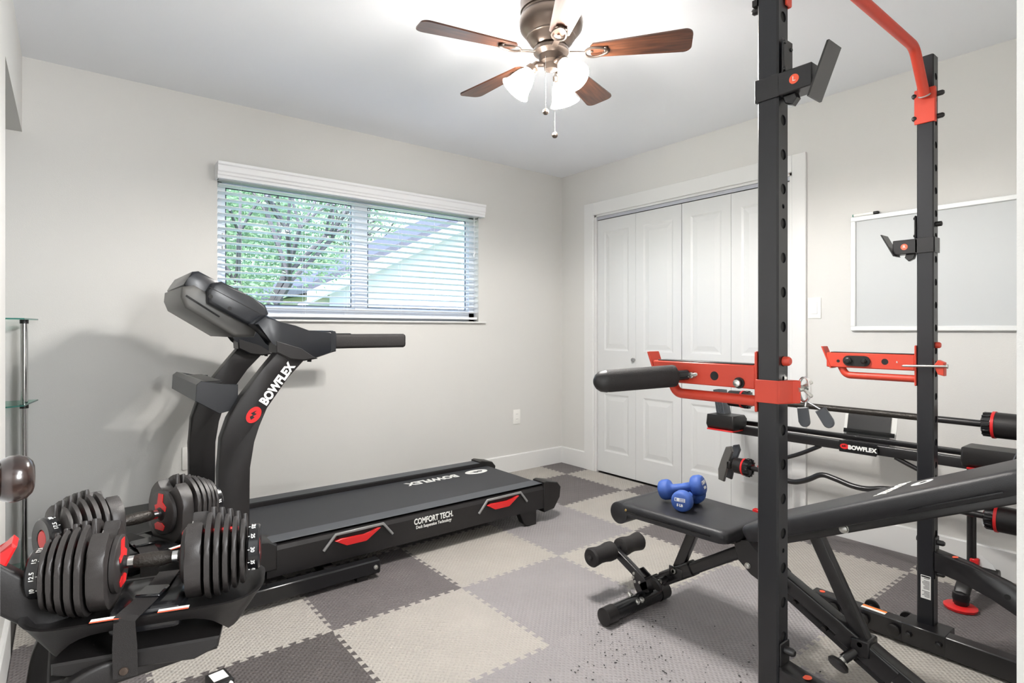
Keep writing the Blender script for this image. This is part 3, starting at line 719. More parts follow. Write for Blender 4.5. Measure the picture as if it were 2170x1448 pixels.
# ================================================================== ADJUSTABLE DUMBBELLS ON STAND
def plate_poly(r, notch=.019, deep=.062, flat=.0, n=36):
    """disc seen along the handle axis (x across, y up) with a slot cut in the top"""
    pts = []
    a0 = math.degrees(math.asin(notch / r)) + 2
    for k in range(n + 1):
        a = R(90 - a0 - (360 - 2 * a0) * k / n)
        x = r * math.cos(a); y = r * math.sin(a)
        x = max(-r * .93, min(r * .93, x))
        y = max(-r * .94, y)
        pts.append((x, y))
    top = r - deep
    pts += [(-notch, r * .9), (-notch * .8, top + .01), (-notch * .4, top), (notch * .4, top), (notch * .8, top + .01), (notch, r * .9)]
    return pts
def adj_dumbbell(loc, heading, tilt, label, nums_l, nums_r, k_=.90):
    rt = Matrix.Rotation(R(90 - heading), 3, 'Z') @ Matrix.Rotation(R(tilt), 3, 'Y')
    rt = rt * k_
    t = thing('adjustable_dumbbell', label, 'dumbbell', loc, rot=rt, group='adjustable dumbbells on the stand')
    # local: x along handle, z up
    b = B(); b.lathe([(0, 0), (0, .0135), (.006, .0155), (.02, .0165), (.040, .0175), (.060, .0165), (.074, .0155), (.080, .0135), (.080, 0)], (-.040, 0, 0), (1, 0, 0), 20).build('grip', M['grip'], t, local=True)
    for s in (-1, 1):
        X = lambda v: (s * v, 0, 0)
        B().lathe([(0, .0142), (.012, .0142), (.012, .012)], X(.040), X(1), 10).build('collar', M['chrome'], t, local=True)
        B().lathe([(0, .012), (.010, .013), (.014, .024), (.02, .028), (.02, 0)], X(.050), X(1), 20).build('hub', M['black'], t, local=True)
        cd_ = B().lathe([(0, 0), (0, .062), (.003, .066), (.012, .066), (.012, 0)], X(.064), X(1), 32).build('inner_disc', M['plate'], t, local=True)
        ux = Vector((0, -s, 0)); uz = Vector((0, 0, 1)); nn = ux.cross(uz)
        o = Vector(X(.0638))
        B().prism([(-.030, .020), (-.016, .026), (-.012, .058), (.012, .058), (.010, .034), (.030, .022), (.026, .008), (.012, .014), (-.010, .014), (-.024, .008)], o + nn * 0, ux, uz, .0022 if nn.x * s < 0 else -.0022).build('red_yoke', M['redp'], t, local=True, smooth=False)
        B().prism([(-.020, -.050), (.020, -.050), (.026, -.036), (.012, -.028), (-.012, -.028), (-.026, -.036)], o, ux, uz, .0022 if nn.x * s < 0 else -.0022).build('red_tab', M['redp'], t, local=True, smooth=False)
        # plates: position, thickness, radius
        x = .078
        for i, (th, r) in enumerate(((.034, .100), (.0112, .108), (.0112, .105), (.0105, .100), (.0098, .092), (.0090, .084))):
            if i == 0:
                poly = plate_poly(r, .046, .040)
            else: poly = plate_poly(r)
            b = B(); b.prism(poly, (s * x, 0, 0), (0, s, 0), (0, 0, 1), th, .0028, 1)
            b.build('plate', M['plate'], t, local=True, ang=50)
            x += th + .0078
        B().box((s * .135, 0, .050), (.10, .018, .010), None, .002).build('selector_bar', M['redp'], t, local=True)
        # dial
        dl = B().lathe([(0, 0), (0, .052), (.003, .055), (.024, .055), (.028, .051), (.026, .026), (.022, .024), (.022, 0)], X(x - .002), X(1), 32).build('dial', M['blackg'], t, local=True)
        B().lathe([(0, .0), (0, .024), (.003, .022), (.003, 0)], X(x + .0205), X(1), 20).build('dial_centre', M['redp'], dl, local=True)
        nums = nums_l if s < 0 else nums_r
        for q, nm in enumerate(nums):
            a = R(128 - q * 36)     # angle about x axis measured from +y(back) .. toward camera side
            a = R(100 + q * 34)
            rad = Vector((0, math.cos(a), math.sin(a))); tang = Vector((0, -math.sin(a), math.cos(a)))
            o = Vector(X(x + .010)) + rad * .0548
            uy_ = Vector((s * 1.0, 0, 0)); ux_ = uy_.cross(rad)
            text('dial_number', nm, .0125, o, ux_, uy_, M['white'], dl, bold=.0002, local=True)
            o2 = Vector(X(x + .0205 - .019)) + rad * .0548
            B().box(o2, (.004, .0016, .0016)).build('dial_tick', M['white'], dl, local=True)
    return t
D1 = (.150, 1.455, .627); D2 = (.150, 1.800, .626)
adj_dumbbell(D1, 107, 0, 'adjustable black dumbbell with red yokes on the near tray of the stand', ['17.5', '15', '12.5', '10'], ['22.5', '25', '30', '35', '40'])
adj_dumbbell(D2, 68, 2.5, 'adjustable black dumbbell with red yokes on the rear tray of the stand', ['20', '17.5', '15'], ['25', '30', '35'])
st = thing('dumbbell_stand', 'black dumbbell stand with two boat shaped trays and webbing straps', 'stand', (.15, 1.6, 0))
def tray(c, heading, sgn):
    a = R(90 - heading); mt = Matrix.Translation(c) @ Matrix.Rotation(a, 4, 'Z')
    def loop(hl, hw, z, r, arch=0):
        pts = []
        for cx, cy, a0 in ((hl - r, hw - r, 0), (-hl + r, hw - r, 90), (-hl + r, -hw + r, 180), (hl - r, -hw + r, 270)):
            for k in range(7):
                t = R(a0 + 15 * k); pts.append((cx + r * math.cos(t), cy + r * math.sin(t), z))
        # subdivide the long sides
        out = []
        n = len(pts)
        for i in range(n):
            p, q = pts[i], pts[(i + 1) % n]; out.append(p)
            if abs(p[0] - q[0]) > .1:
                for t in range(1, 12): out.append((p[0] + (q[0] - p[0]) * t / 12, p[1] + (q[1] - p[1]) * t / 12, z))
        return out
    def bowl(p): # rim dips in the middle
        u_ = abs(p[0]) / .24
        return p
    rimz = lambda x: -.077 + .006 * max(0, (abs(x) - .11) / .11) ** 2
    L = []
    L.append([(x, y, -.104 - .042 * min(1, (abs(x) / .150) ** 6) if abs(x) < .148 else -.146) for x, y, z in loop(.170, .085, 0, .06)])
    L.append([(x, y, rimz(x) - .012) for x, y, z in loop(.212, .100, 0, .07)])
    L.append([(x, y, rimz(x)) for x, y, z in loop(.222, .108, 0, .078)])
    L.append([(x, y, rimz(x)) for x, y, z in loop(.212, .098, 0, .07)])
    L.append([(x, y, rimz(x) - .02) for x, y, z in loop(.200, .088, 0, .06)])
    L.append([(x, y, -.100) for x, y, z in loop(.18, .078, 0, .05)])
    b = B(); n = len(L[0]); vs = [p for l in L for p in l]; fs = []
    for q in range(len(L) - 1):
        for k in range(n): fs.append((q * n + k, q * n + (k + 1) % n, (q + 1) * n + (k + 1) % n, (q + 1) * n + k))
    fs.append(tuple(range((len(L) - 1) * n, len(L) * n)))
    # arch underside on the near and far skirts
    b.faces(vs, fs)
    b.bm.transform(wm(st).inverted() @ mt)
    tr_ = b.build('tray', M['black'], st, local=True, ang=60)
    # divider saddle under the handle
    b = B(); b.box((0, 0, -.095), (.13, .17, .05), None, .012, 2); b.bm.transform(wm(st).inverted() @ mt); b.build('saddle', M['blackg'], tr_, local=True)
    for (xx, yy) in ((-.06, -.103), (.055, -.103)) if sgn > 0 else ((-.06, -.103), (.055, -.103)):
        b = B(); b.box((xx, yy + .004, -.0725), (.055, .012, .001)); b.bm.transform(wm(st).inverted() @ mt); b.build('warning_label', M['white'], tr_, local=True)
        b = B(); b.box((xx, yy - .0035, -.0722), (.055, .003, .0012)); b.bm.transform(wm(st).inverted() @ mt); b.build('label_stripe', M['orange'], tr_, local=True)
    # base plate rail beneath
    b = B(); b.prism([(-.155, -.150), (-.155, -.172), (-.13, -.180), (.09, -.190), (.135, -.172), (.138, -.150)], (0, .09, 0), (1, 0, 0), (0, 0, 1), .18, .004); b.bm.transform(wm(st).inverted() @ mt); b.build('tray_rail', M['black'], st, local=True, smooth=False)
    # strap
    b = B(); w2 = .021
    pts = [(-.028, -.104, -.192), (-.028, -.109, -.13), (-.028, -.1115, -.074), (-.022, -.103, -.069), (-.008, -.06, -.066), (.006, .0, -.064), (.01, .06, -.066), (.012, .103, -.069), (.012, .1115, -.074), (.012, .109, -.16)]
    b.sweep([Vector(p) for p in pts], [(-w2, -.0009), (w2, -.0009), (w2, .0009), (-w2, .0009)], up=(0, -.3, .95)); b.bm.transform(wm(st).inverted() @ mt); sp = b.build('strap', M['strap'], st, local=True, ang=20)
    b = B(); b.lathe([(0, 0), (0, .0085), (.002, .0075), (.003, 0)], (-.030, -.1075, -.178), (0, -1, 0), 14); b.bm.transform(wm(st).inverted() @ mt); b.build('snap', M['bronze'], sp, local=True)
    b = B(); b.box((.002, -.02, -.062), (.05, .05, .008), rot_z(R(-12)), .003); b.bm.transform(wm(st).inverted() @ mt); b.build('buckle', M['blackg'], sp, local=True)
    return mt
m1 = tray(D1, 107, 1); m2 = tray(D2, 68, -1)
# legs
for y in (1.40, 1.80):
    b = B(); b.sweep(fillet([(.26, y, .450), (.02, y, .440), (-.040, y, .36), (-.085, y, .02)], .12, 8), rrect(.05, .044, .008), up=(0, 1, 0)); b.build('leg', M['black'], st)
    b = B(); b.bx((-.11, y - .03, 0), (.42, y + .03, .035), .01); b.build('foot_bar', M['black'], st)
B().bx((-.10, 1.42, .01), (-.06, 1.78, .045), .006).build('crossmember', M['black'], st)
B().bx((-.03, 1.42, .415), (.25, 1.78, .440), .004).build('top_plate', M['black'], st)
b = B(); b.prism([(.02, .425)] + [(-.04 + .10 * math.cos(R(t)), .30 + .11 * math.sin(R(t))) for t in range(70, 190, 12)] + [(-.075, .30)], (0, 1.378, 0), (1, 0, 0), (0, 0, 1), -.008, .001); b.build('gusset', M['black'], st, ang=50)
# media holder arm at the left
b = B(); b.rtube([(-.19, 1.50, .705), (-.01, 1.53, .520)], .066, .072, .008); b.build('holder_arm', M['black'], st)
b = B(); b.prism([(-.03, -.035), (.022, -.03), (.03, .02), (.024, .055), (.012, .055), (.004, .015), (-.03, .0)], (-.122, 1.49, .668), (.62, 0, -.78), (.55, 0, .83), -.07, .004); b.build('holder_clip', M['redp'], st)
B().cyl((-.135, 1.47, .70), (-.135, 1.51, .70), .014, seg=14).build('holder_knob', M['grey'], st)
# ================================================================== POWER RACK
rk = thing('squat_rack', 'tall charcoal squat rack with red spotter arms and pull-up bar', 'squat rack', (1.88, .68, 0))
def perf_face(b, xa, xb, y, ny, z0, z1, holes, dep=.0028):
    """face normal to y with round holes (z, r) centred in x"""
    cx = (xa + xb) / 2; N = 16; hs = sorted(holes); zs = [z0]
    for (h, r), (h2, r2) in zip(hs, hs[1:]): zs.append((h + h2) / 2)
    zs.append(z1)
    for i, (h, r) in enumerate(hs):
        a, c = zs[i], zs[i + 1]; out = []; inn = []; inb = []
        for k in range(N):
            t = 2 * PI * k / N; dx, dz_ = math.cos(t), math.sin(t)
            sx_ = (xb - xa) / 2 / abs(dx) if abs(dx) > 1e-6 else 1e9
            szz = ((c - h) if dz_ > 0 else (h - a)) / abs(dz_) if abs(dz_) > 1e-6 else 1e9
            q = min(sx_, szz); out.append((cx + dx * q, y, h + dz_ * q)); inn.append((cx + dx * r, y, h + dz_ * r)); inb.append((cx + dx * r, y - ny * dep, h + dz_ * r))
        corners = [(xb, y, c), (xa, y, c), (xa, y, a), (xb, y, a)]
        vs = out + inn + inb + corners; fs = []
        for k in range(N):
            k2 = (k + 1) % N; fs.append((k, k2, N + k2, N + k)); fs.append((N + k, N + k2, 2 * N + k2, 2 * N + k))
        # corner triangles
        for ci, cc in enumerate(corners):
            ang = math.atan2(cc[2] - h, cc[0] - cx) % (2 * PI); k = int(ang / (2 * PI / N)) % N; fs.append((3 * N + ci, (k + 1) % N, k))
        b.faces(vs, fs)
def upright(x0, x1, y0, y1, z0, z1, holes):
    b = B(); r = .004
    perf_face(b, x0 + r, x1 - r, y0, -1, z0, z1, holes); perf_face(b, x0 + r, x1 - r, y1, 1, z0, z1, holes)
    for xs, s in ((x0, -1), (x1, 1)):
        xi = xs - s * r
        b.faces([(xi, y0, z0), (xs, y0 + r, z0), (xs, y1 - r, z0), (xi, y1, z0), (xi, y0, z1), (xs, y0 + r, z1), (xs, y1 - r, z1), (xi, y1, z1)], [(0, 1, 5, 4), (1, 2, 6, 5), (2, 3, 7, 6)])
    b.faces([(x0, y0, z1), (x1, y0, z1), (x1, y1, z1), (x0, y1, z1)], [(0, 1, 2, 3)])
    # inner liner so that the tube reads hollow and dark
    i = .0032; b.faces([(x0 + i, y0 + i, z0), (x1 - i, y0 + i, z0), (x1 - i, y1 - i, z0), (x0 + i, y1 - i, z0), (x0 + i, y0 + i, z1 - .002), (x1 - i, y0 + i, z1 - .002), (x1 - i, y1 - i, z1 - .002), (x0 + i, y1 - i, z1 - .002)], [(0, 4, 5, 1)][:0] + [(1, 2, 6, 5), (3, 0, 4, 7)])
    return b
UP = ((1.305, 1.355), (2.405, 2.455)); UY0, UY1 = .660, .711
hz = [(.647 - .0812 * k, .0125) for k in range(5, -1, -1)]
hz = [(1.133 + .0812 * k, .0125) for k in range(-10, 12)]
small = [(1.133 + .0812 * k + .0406, .0055) for k in (3, -7, -2)]
holes = sorted(hz + small)
for n_, (x0, x1) in enumerate(UP):
    u = upright(x0, x1, UY0, UY1, .05, 2.10, holes)
    uo = u.build('upright', M['post'], rk, smooth=False)
    B().bx((x0 + .0035, UY0 + .0035, .06), (x1 - .0035, UY1 - .0035, 2.09)).build('tube_inside', M['slot'], uo, smooth=False)
    B().bx((x0 + .003, UY0 + .003, 2.098), (x1 - .003, UY1 - .003, 2.104), .002).build('top_cap', M['black'], uo)
# foot beams, arches
for n_, (x0, x1) in enumerate(UP):
    xb0, xb1 = x0 - .046, x0 - .0
    b = B(); b.bx((x0 - .048, -.02 if n_ else .18, .006), (x0 + .004, 1.06, .078), .004); fb = b.build('foot_beam', M['steel'], rk)
    b = B(); b.bx((x0 - .050, .612, .008), (x1 + .002, .745, .0795), .003); b.build('sleeve', M['steel'], fb)
    for y in (.72, .632): bolt((x0 - .0525, y, .045), (-1, 0, 0), .010, fb, M['steel'], .010)
    for y in (.97, .865, .765):
        b = B(); b.lathe([(0, 0), (0, .020), (.008, .020), (.010, .017), (.010, 0)], (x0 - .0535, y, .043), (-1, 0, 0), 20); b.build('peg_cap', M['black'], fb)
    for y in (.875, .755):
        b = B(); b.lathe([(0, .0), (0, .011), (.05, .011), (.05, .026), (.056, .028), (.060, .026), (.060, 0)], (x0 + .004, y, .05), (1, 0, 0), 24); b.build('band_peg', M['black'], fb)
    B().lathe([(0, 0), (0, .010), (.0012, .010), (.0012, 0)], (x0 - .022, 1.025, .0782), (0, 0, 1), 20).build('sticker', M['orange'], fb)
    B().bx((x0 - .036, .80, .0782), (x0 - .008, .88, .0792)).build('warning_label', M['white'], fb); B().bx((x0 - .022, .80, .0792), (x0 - .008, .88, .0796)).build('label_stripe', M['warn'], fb)
    # arch brace running back towards the entry
    top = [(0, .345), (-.10, .326), (-.20, .296), (-.28, .255), (-.36, .19), (-.42, .12)]
    bot = [(-.37, .078), (-.31, .14), (-.24, .20), (-.16, .240), (-.08, .262), (0, .275)]
    if n_ == 0: top = [(p[0], p[1] - .004) for p in top]
    b = B(); b.prism(top + bot, (x0, UY0, 0), (0, 1, 0), (0, 0, 1), .05, .004); ab = b.build('arch_brace', M['steel'], rk, ang=50)
    B().lathe([(0, 0), (0, .010), (.0012, .010), (.0012, 0)], (x0 + .025, UY0 - .055, .3358 if n_ else .332), (0, .15, 1), 20).build('sticker', M['orange'], ab)
    for (dy, dz_, r) in ((-.20, .258, .009), (-.27, .222, .016)): B().lathe([(-.002, 0), (-.002, r), (.0008, r), (.0008, 0)], (x0, UY0 + dy, dz_), (-1, 0, 0), 18).build('hole', M['slot'], ab)
    for z in (.372, .262):
        bolt((x0 + .028, UY0, z), (0, -1, 0), .010, rk, M['steel'], .026); B().lathe([(0, 0), (0, .013), (.006, .010), (.006, 0)], (x0 + .025, UY1, z), (0, 1, 0), 14).build('bolt_head', M['steel'], rk)
    B().bx((x0 + .004, UY0 - .004, .245), (x1 - .002, UY0, .392), .002).build('bracket_plate', M['steel'], rk)
# rear cross beam between the feet (low) and instruction label
lb = B().bx((2.4038, .668, .170), (2.405, .698, .252)).build('instruction_label', M['white'], rk)
b = B()
for k in range(16):
    if k in (2, 10): continue
    b.bx((2.4034, .671, .246 - k * .0046), (2.4039, .671 + random.uniform(.015, .024), .2478 - k * .0046))
b.build('label_print', M['shell'], lb, smooth=False)
B().bx((2.4034, .670, .2455), (2.4039, .696, .2500)).build('label_heading', M['slot'], lb)
# pull-up bar and its brackets
x0, x1 = UP[1]
b = B(); b.bx((x0 - .006, UY0 - .006, 1.862), (x0, UY1 + .006, 1.985), .002); b.bx((x0 - .004, UY0 - .006, 1.862), (x0 + .012, UY0 - .001, 1.985), .001); b.build('bar_bracket', M['red'], rk, smooth=False)
for z in (1.965, 1.885): bolt((x0 + .028, UY0, z), (0, -1, 0), .0095, rk, M['black'], .024); bolt((x0 - .0, UY1 + .006, z - .0), (-1, 0, 0), .008, rk, M['black'], .010)
x0, x1 = UP[0]
b = B(); b.bx((x1, UY0 - .006, 1.893), (x1 + .006, UY1 + .006, 2.02), .002); b.bx((x1 - .020, UY0 - .006, 1.893), (x1 + .004, UY0 - .001, 2.02), .001); b.build('bar_bracket', M['red'], rk, smooth=False)
B().bx((x0 - .001, UY1, 1.905), (x0 + .02, UY1 + .012, 1.92)).build('bolt_head', M['black'], rk); bolt((x0 + .015, UY1, 1.90), (0, 1, 0), .009, rk, M['black'], .02)
yb = .684
b = B(); b.tube(fillet([(1.362, yb, 1.985), (1.462, yb, 2.098), (2.29, yb, 2.098), (2.398, yb, 1.955)], .035, 6), .0165, 16, up=(0, 1, 0)); b.build('pullup_bar', M['red'], rk)
b = B(); b.lathe([(0, .0165), (.003, .020), (.006, .0165)], (2.392, yb, 1.96), (.6, 0, -.8), 14); b.build('weld', M['zinc'], rk)
# J-hooks
def jhook(name_, x0, s, zc, letter, ysign):
    """s=-1: extends towards the entry (-y), +1 towards the window"""
    xf = x0 - .004
    face = UY0 if ysign < 0 else UY1
    h = .026
    b = B(); b.bx((xf, UY0 - .004, zc - .027), (xf + .004, UY1 + .004, zc + .027), .001); b.bx((xf, UY1, zc - .027), (xf + .058, UY1 + .004, zc + .027), .001) if ysign < 0 else b.bx((xf, UY0 - .004, zc - .027), (xf + .058, UY0, zc + .027), .001)
    jb = b.build('hook_strap', M['steel'], rk, smooth=False)
    L = .085
    b = B()
    if ysign < 0: a0, a1 = face - .078, face - .0
    else: a0, a1 = face, face + .074
    b.bx((xf, a0 if ysign < 0 else a0 - .004, zc - h), (xf + .050, a1, zc + h), .002); b.build('hook_arm', M['steel'], rk, smooth=False)
    # slanted retaining plate
    e = face - .094 if ysign < 0 else face + .086
    d = ysign
    b = B(); zl, zh = (-.052, .055) if ysign < 0 else (-.032, .052); b.prism([(e + d * -.022, zl), (e + d * .020, zh), (e + d * .025, zh), (e + d * -.017, zl)], (xf - .012, 0, zc), (0, 1, 0), (0, 0, 1), .064, .001)
    b.build('retaining_plate', M['steel'], rk, smooth=False)
    # vertical liner plate against the upright
    yy = (face - .010, face - .003) if ysign < 0 else (face + .003, face + .010)
    b = B(); b.bx((xf + .010, yy[0], zc + h), (xf + .056, yy[1], zc + h + .085), .003); lp = b.build('liner_plate', M['steel'], rk)
    for (dx, dz_) in ((.016, .075), (.046, .065), (.016, .012)): bolt((xf + dx, yy[0] if ysign < 0 else yy[1], zc + h + dz_), (0, ysign, 0), .0045, lp, M['blackg'], .003)
    B().lathe([(0, 0), (0, .011), (.0010, .011), (.0010, 0)], (xf, (a0 + a1) / 2 - (.0 if ysign < 0 else .0), zc), (-1, 0, 0), 24).build('sticker', M['orange'], rk)
    text('sticker_letter', letter, .015, (xf - .0012, (a0 + a1) / 2, zc), (0, -1, 0), (0, 0, 1), M['white'], rk)
    b = B(); b.prism([(0, 0), (.03, 0), (.034, -.012), (.022, -.026), (.006, -.018)], (xf + .012, face + ysign * .006, zc - h), (0, ysign, 0), (0, 0, 1), .02 * ysign, .002); b.build('hook_latch', M['steel'], rk)
jhook('left', UP[0][0], -1, 1.696, 'L', -1)
jhook('right', UP[1][0], 1, 1.428, 'R', 1)
# spotter arms
def spotter(x0, zt, near):
    xa = x0 + .001; w_ = .044
    sa = B(); 
    sa.bx((xa, UY1 + .006, zt - .058), (xa + w_, 1.02, zt), .003)
    so_ = sa.build('spotter_arm', M['red'], rk)
    B().bx((xa + .003, UY1 + .012, zt), (xa + w_ - .003, 1.005, zt + .003), .001).build('arm_liner', M['black'], so_)
    b = B(); b.prism([(1.000, -.062), (1.006, -.062), (1.040, .024), (1.034, .024)], (xa - .002, 0, zt), (0, 1, 0), (0, 0, 1), w_ + .004, .001); b.build('end_stop', M['red'], so_, smooth=False)
    b = B(); b.bx((xa - .002, UY1 + .001, zt - .112), (xa + w_ + .004, UY1 + .007, zt + .034), .002); b.build('mount_plate', M['red'], so_, smooth=False)
    b = B(); b.tube(fillet([(xa + w_ / 2, .972, zt - .055), (xa + w_ / 2, .955, zt - .088), (xa + w_ / 2, UY1 + .005, zt - .088)], .05, 8), .0135, 14, up=(1, 0, 0)); b.build('lower_tube', M['red'], so_)
    return so_, xa
so_, xa = spotter(UP[0][0], 1.040, True)
for (y, r) in ((.826, .0115),): B().lathe([(-.004, 0), (-.004, r), (.0006, r), (.0006, 0)], (xa, y, 1.008), (-1, 0, 0), 20).build('hole', M['slot'], so_)
b = B(); b.lathe([(0, 0), (0, .008), (.012, .008), (.014, 0)], (xa, .888, 1.006), (-1, 0, 0), 12); b.box((xa - .011, .888, 1.006), (.004, .040, .008), rot('X', R(-12)), .002); b.build('wing_nut', M['zinc'], so_)
b = B(); b.lathe([(0, 0), (0, .014), (.004, .014), (.004, .010), (.010, .010), (.010, 0)], (xa, .757, .995), (-1, 0, 0), 16); b.build('washer', M['black'], so_)
b = B(); b.lathe([(0, 0), (0, .009), (.006, .009), (.008, .005), (.010, 0)], (xa - .009, .757, .995), (-1, 0, 0), 12); b.build('nut', M['zinc'], so_)
# clamp wrapping the near upright
x0 = UP[0][0]
b = B(); b.bx((x0 - .005, UY0 - .004, .953), (x0 - .001, UY1 + .002, 1.007), .001); b.prism([(-.005, 0), (.045, 0), (.052, -.006), (.053, -.020), (.047, -.030), (.038, -.016), (-.005, -.006)], (x0, UY0, .953), (1, 0, 0), (0, 1, 0), .054, .002); b.build('clamp', M['red'], rk, smooth=False)
B().lathe([(0, 0), (0, .011), (.012, .011), (.016, .008), (.016, 0)], (x0 + .027, UY0, 1.052), (0, -1, 0), 16).build('pin_knob', M['red'], rk)
b = B(); b.box((x0 + .064, UY0 - .030, .985), (.006, .05, .008), rot('X', R(40)), .002); b.cyl((x0 + .045, UY0 - .025, .985), (x0 + .076, UY0 - .030, .988), .006, seg=10); b.box((x0 + .070, UY0 - .028, .992), (.006, .044, .009), rot('X', R(-35)), .002); b.build('wing_nut', M['zinc'], rk)
# padded bar stub of the near arm
p0 = Vector((xa - .002, .905, 1.006)); p1 = Vector((1.085, 1.03, .990)); d = (p1 - p0).normalized()
b = B(); b.cyl(p0, p0 + d * .05, .0135, seg=16); sb = b.build('stub_bar', M['blackg'], so_)
L = (p1 - p0).length - .035
# far spotter
so2, xa2 = spotter(UP[1][0] - .0, 1.036, False)
B().prism([(x, y) for x, y in arc(-.028, 0, .020, 90, 270, 8) + arc(.028, 0, .020, -90, 90, 8)], (xa2, .908, 1.006), (0, 1, 0), (0, 0, 1), -.006).build('knob_plate', M['black'], so2)
for (y, r) in ((.935, .014), (.880, .010)): B().lathe([(0, 0), (0, r), (.010, r), (.014, r * .6), (.014, 0)], (xa2 - .005, y, 1.006), (-1, 0, 0), 6).build('hex_knob', M['black'], so2)
for (y, r, z) in ((.975, .006, 1.003),): B().lathe([(-.004, 0), (-.004, r), (.0006, r), (.0006, 0)], (xa2, y, z), (-1, 0, 0), 16).build('hole', M['slot'], so2)
B().lathe([(-.004, 0), (-.004, .0115), (.0006, .0115), (.0006, 0)], (xa2, .812, 1.007), (-1, 0, 0), 18).build('hole', M['slot'], so2)
B().lathe([(0, 0), (0, .0085), (.0006, .0085), (.0006, 0)], (xa2, .772, 1.007), (-1, 0, 0), 18).build('sticker', M['red'], so2); text('sticker_letter', 'R', .010, (xa2 - .0010, .772, 1.007), (0, -1, 0), (0, 0, 1), M['alu'], so2)
x0 = UP[1][0]
b = B(); b.lathe([(0, 0), (.008, .0045), (.135, .0045), (.135, .008), (.14, .008), (.14, 0)], (x0 - .016, .755, .995), (.05, -1, .035), 10); b.build('lock_pin', M['zinc'], rk)
b = B(); b.prism([(0, .0), (.012, .02), (.03, .012), (.03, -.035), (.012, -.030)], (x0 - .008, UY0 - .002, 1.0), (0, -1, 0), (0, 0, 1), -.03, .002); b.build('clamp', M['red'], rk, smooth=False)
B().lathe([(0, 0), (0, .011), (.010, .011), (.014, .008), (.014, 0)], (x0 + .027, UY0, 1.072), (0, -1, 0), 16).build('pin_knob', M['red'], rk)
b = B(); b.lathe([(0, 0), (0, .009), (.016, .009), (.018, .006), (.018, 0)], (x0 + .027, UY0, 1.502), (0, -1, 0), 14); b.build('pin_knob', M['black'], rk)
# foam roller pad on the near arm, spring collar hung on the clamp: things of their own
pr_ = thing('bar_pad', 'black padded roller sticking out from the near red spotter arm', 'pad', p0)
q0 = p0 + d * .03
B().lathe([(0, 0), (0, .018), (.006, .028), (.012, .0295), (L - .03, .0295), (L - .022, .0285), (L - .018, .0285), (L - .008, .024), (L + .004, .012), (L + .008, 0)], q0, d, 28).build('pad_sleeve', M['foam'], pr_)
B().lathe([(0, .0297), (.016, .0265), (.026, .019), (.032, .009), (.034, 0)], q0 + d * (L - .022), d, 28).build('pad_cap', M['black'], pr_)
sc_ = thing('spring_collar', 'chrome spring collar with two black tabs hung on the rack clamp', 'collar', (1.372, .63, .98))
cc = Vector((1.372, .632, .985)); b = B()
for k in range(3):
    rr = [(cc.x + .004 * k, cc.y + .027 * math.cos(2 * PI * t / 24) * .5, cc.z + .029 * math.sin(2 * PI * t / 24)) for t in range(25)]
    b.tube(rr, .0022, 6, up=(1, 0, 0))
b.build('coil', M['chrome'], sc_)
for (y, z, a) in ((.628, .925, 8), (.588, .925, 32)):
    b = B(); b.cyl((cc.x + .004, cc.y - .003, .958), (cc.x + .004, y + .004, z + .014), .0022, seg=8); b.build('prong', M['chrome'], sc_)
    e = Vector((0, -math.sin(R(a)), -math.cos(R(a)))); s2 = Vector((0, math.cos(R(a)), -math.sin(R(a)))) 
    poly = [(-.0125, 0), (.0125, 0)] + [(.0125 * math.cos(R(t)), .034 + .0125 * math.sin(R(t))) for t in range(0, 181, 20)]
    B().prism(poly, (cc.x + .000, y + .005, z + .018), s2, e, .008, .002).build('grip_tab', M['rail'], sc_)

# ================================================================== ADJUSTABLE BENCH
bn = thing('weight_bench', 'adjustable weight bench with black vinyl pads and foam leg rollers', 'bench', (1.88, .9, 0))
def pad(name, c, L, w0, w1, th, pitch, r=.02, cor=.05, bow=0.0):
    """pad centred at c (top centre), long axis -y; w0 at +y end, w1 at -y end, rounded plan and soft edges"""
    hl = L / 2; pl = []
    for cx, cy, a0 in ((w0 / 2 - cor, hl - cor, 0), (-w0 / 2 + cor, hl - cor, 90), (-w1 / 2 + cor, -hl + cor, 180), (w1 / 2 - cor, -hl + cor, 270)):
        for k in range(6): t = R(a0 + 18 * k); pl.append((cx + cor * math.cos(t), cy + cor * math.sin(t)))
    b = B(); rings = []
    for dz_, sh in ((-th, .012), (-th + .004, .004), (-th * .55, 0), (-r, 0), (-r * .45, r * .22), (-r * .12, r * .6), (0, r * 1.3)):
        rings.append([(x * (1 - sh / abs(x)) if abs(x) > sh else 0, y * (1 - sh / abs(y)) if abs(y) > sh else 0, dz_) for x, y in pl])
    n = len(pl); vs = [p for q in rings for p in q]; fs = []
    for q in range(len(rings) - 1):
        for k in range(n): fs.append((q * n + k, q * n + (k + 1) % n, (q + 1) * n + (k + 1) % n, (q + 1) * n + k))
    fs.append(tuple(range(n))[::-1]); fs.append(tuple(range((len(rings) - 1) * n, len(rings) * n)))
    b.faces(vs, fs)
    b.bm.transform(wm(bn).inverted() @ Matrix.Translation(c) @ Matrix.Rotation(R(pitch), 4, 'X'))
    return b.build(name, M['vinylb'], bn, local=True, ang=60)
BXc = 1.868
sp_ = pad('seat_pad', (BXc, 1.275, .452), .46, .345, .30, .048, 0, cor=.035, r=.014)
b = B(); b.lathe([(0, 0), (0, .036), (.004, .042), (.341, .042), (.345, .036), (.345, 0)], (BXc - .1725, 1.492, .411), (1, 0, 0), 28); b.build('seat_roll', M['vinylb'], bn)
for xx in (BXc - .173, BXc + .171): B().lathe([(0, 0), (0, .005), (.003, .004), (.004, 0)], (xx, 1.452, .432), (-1, 0, 0) if xx < BXc else (1, 0, 0), 10).build('tack', mat('brass', rgb(200, 170, 110), .3, .8), bn)
b = B()
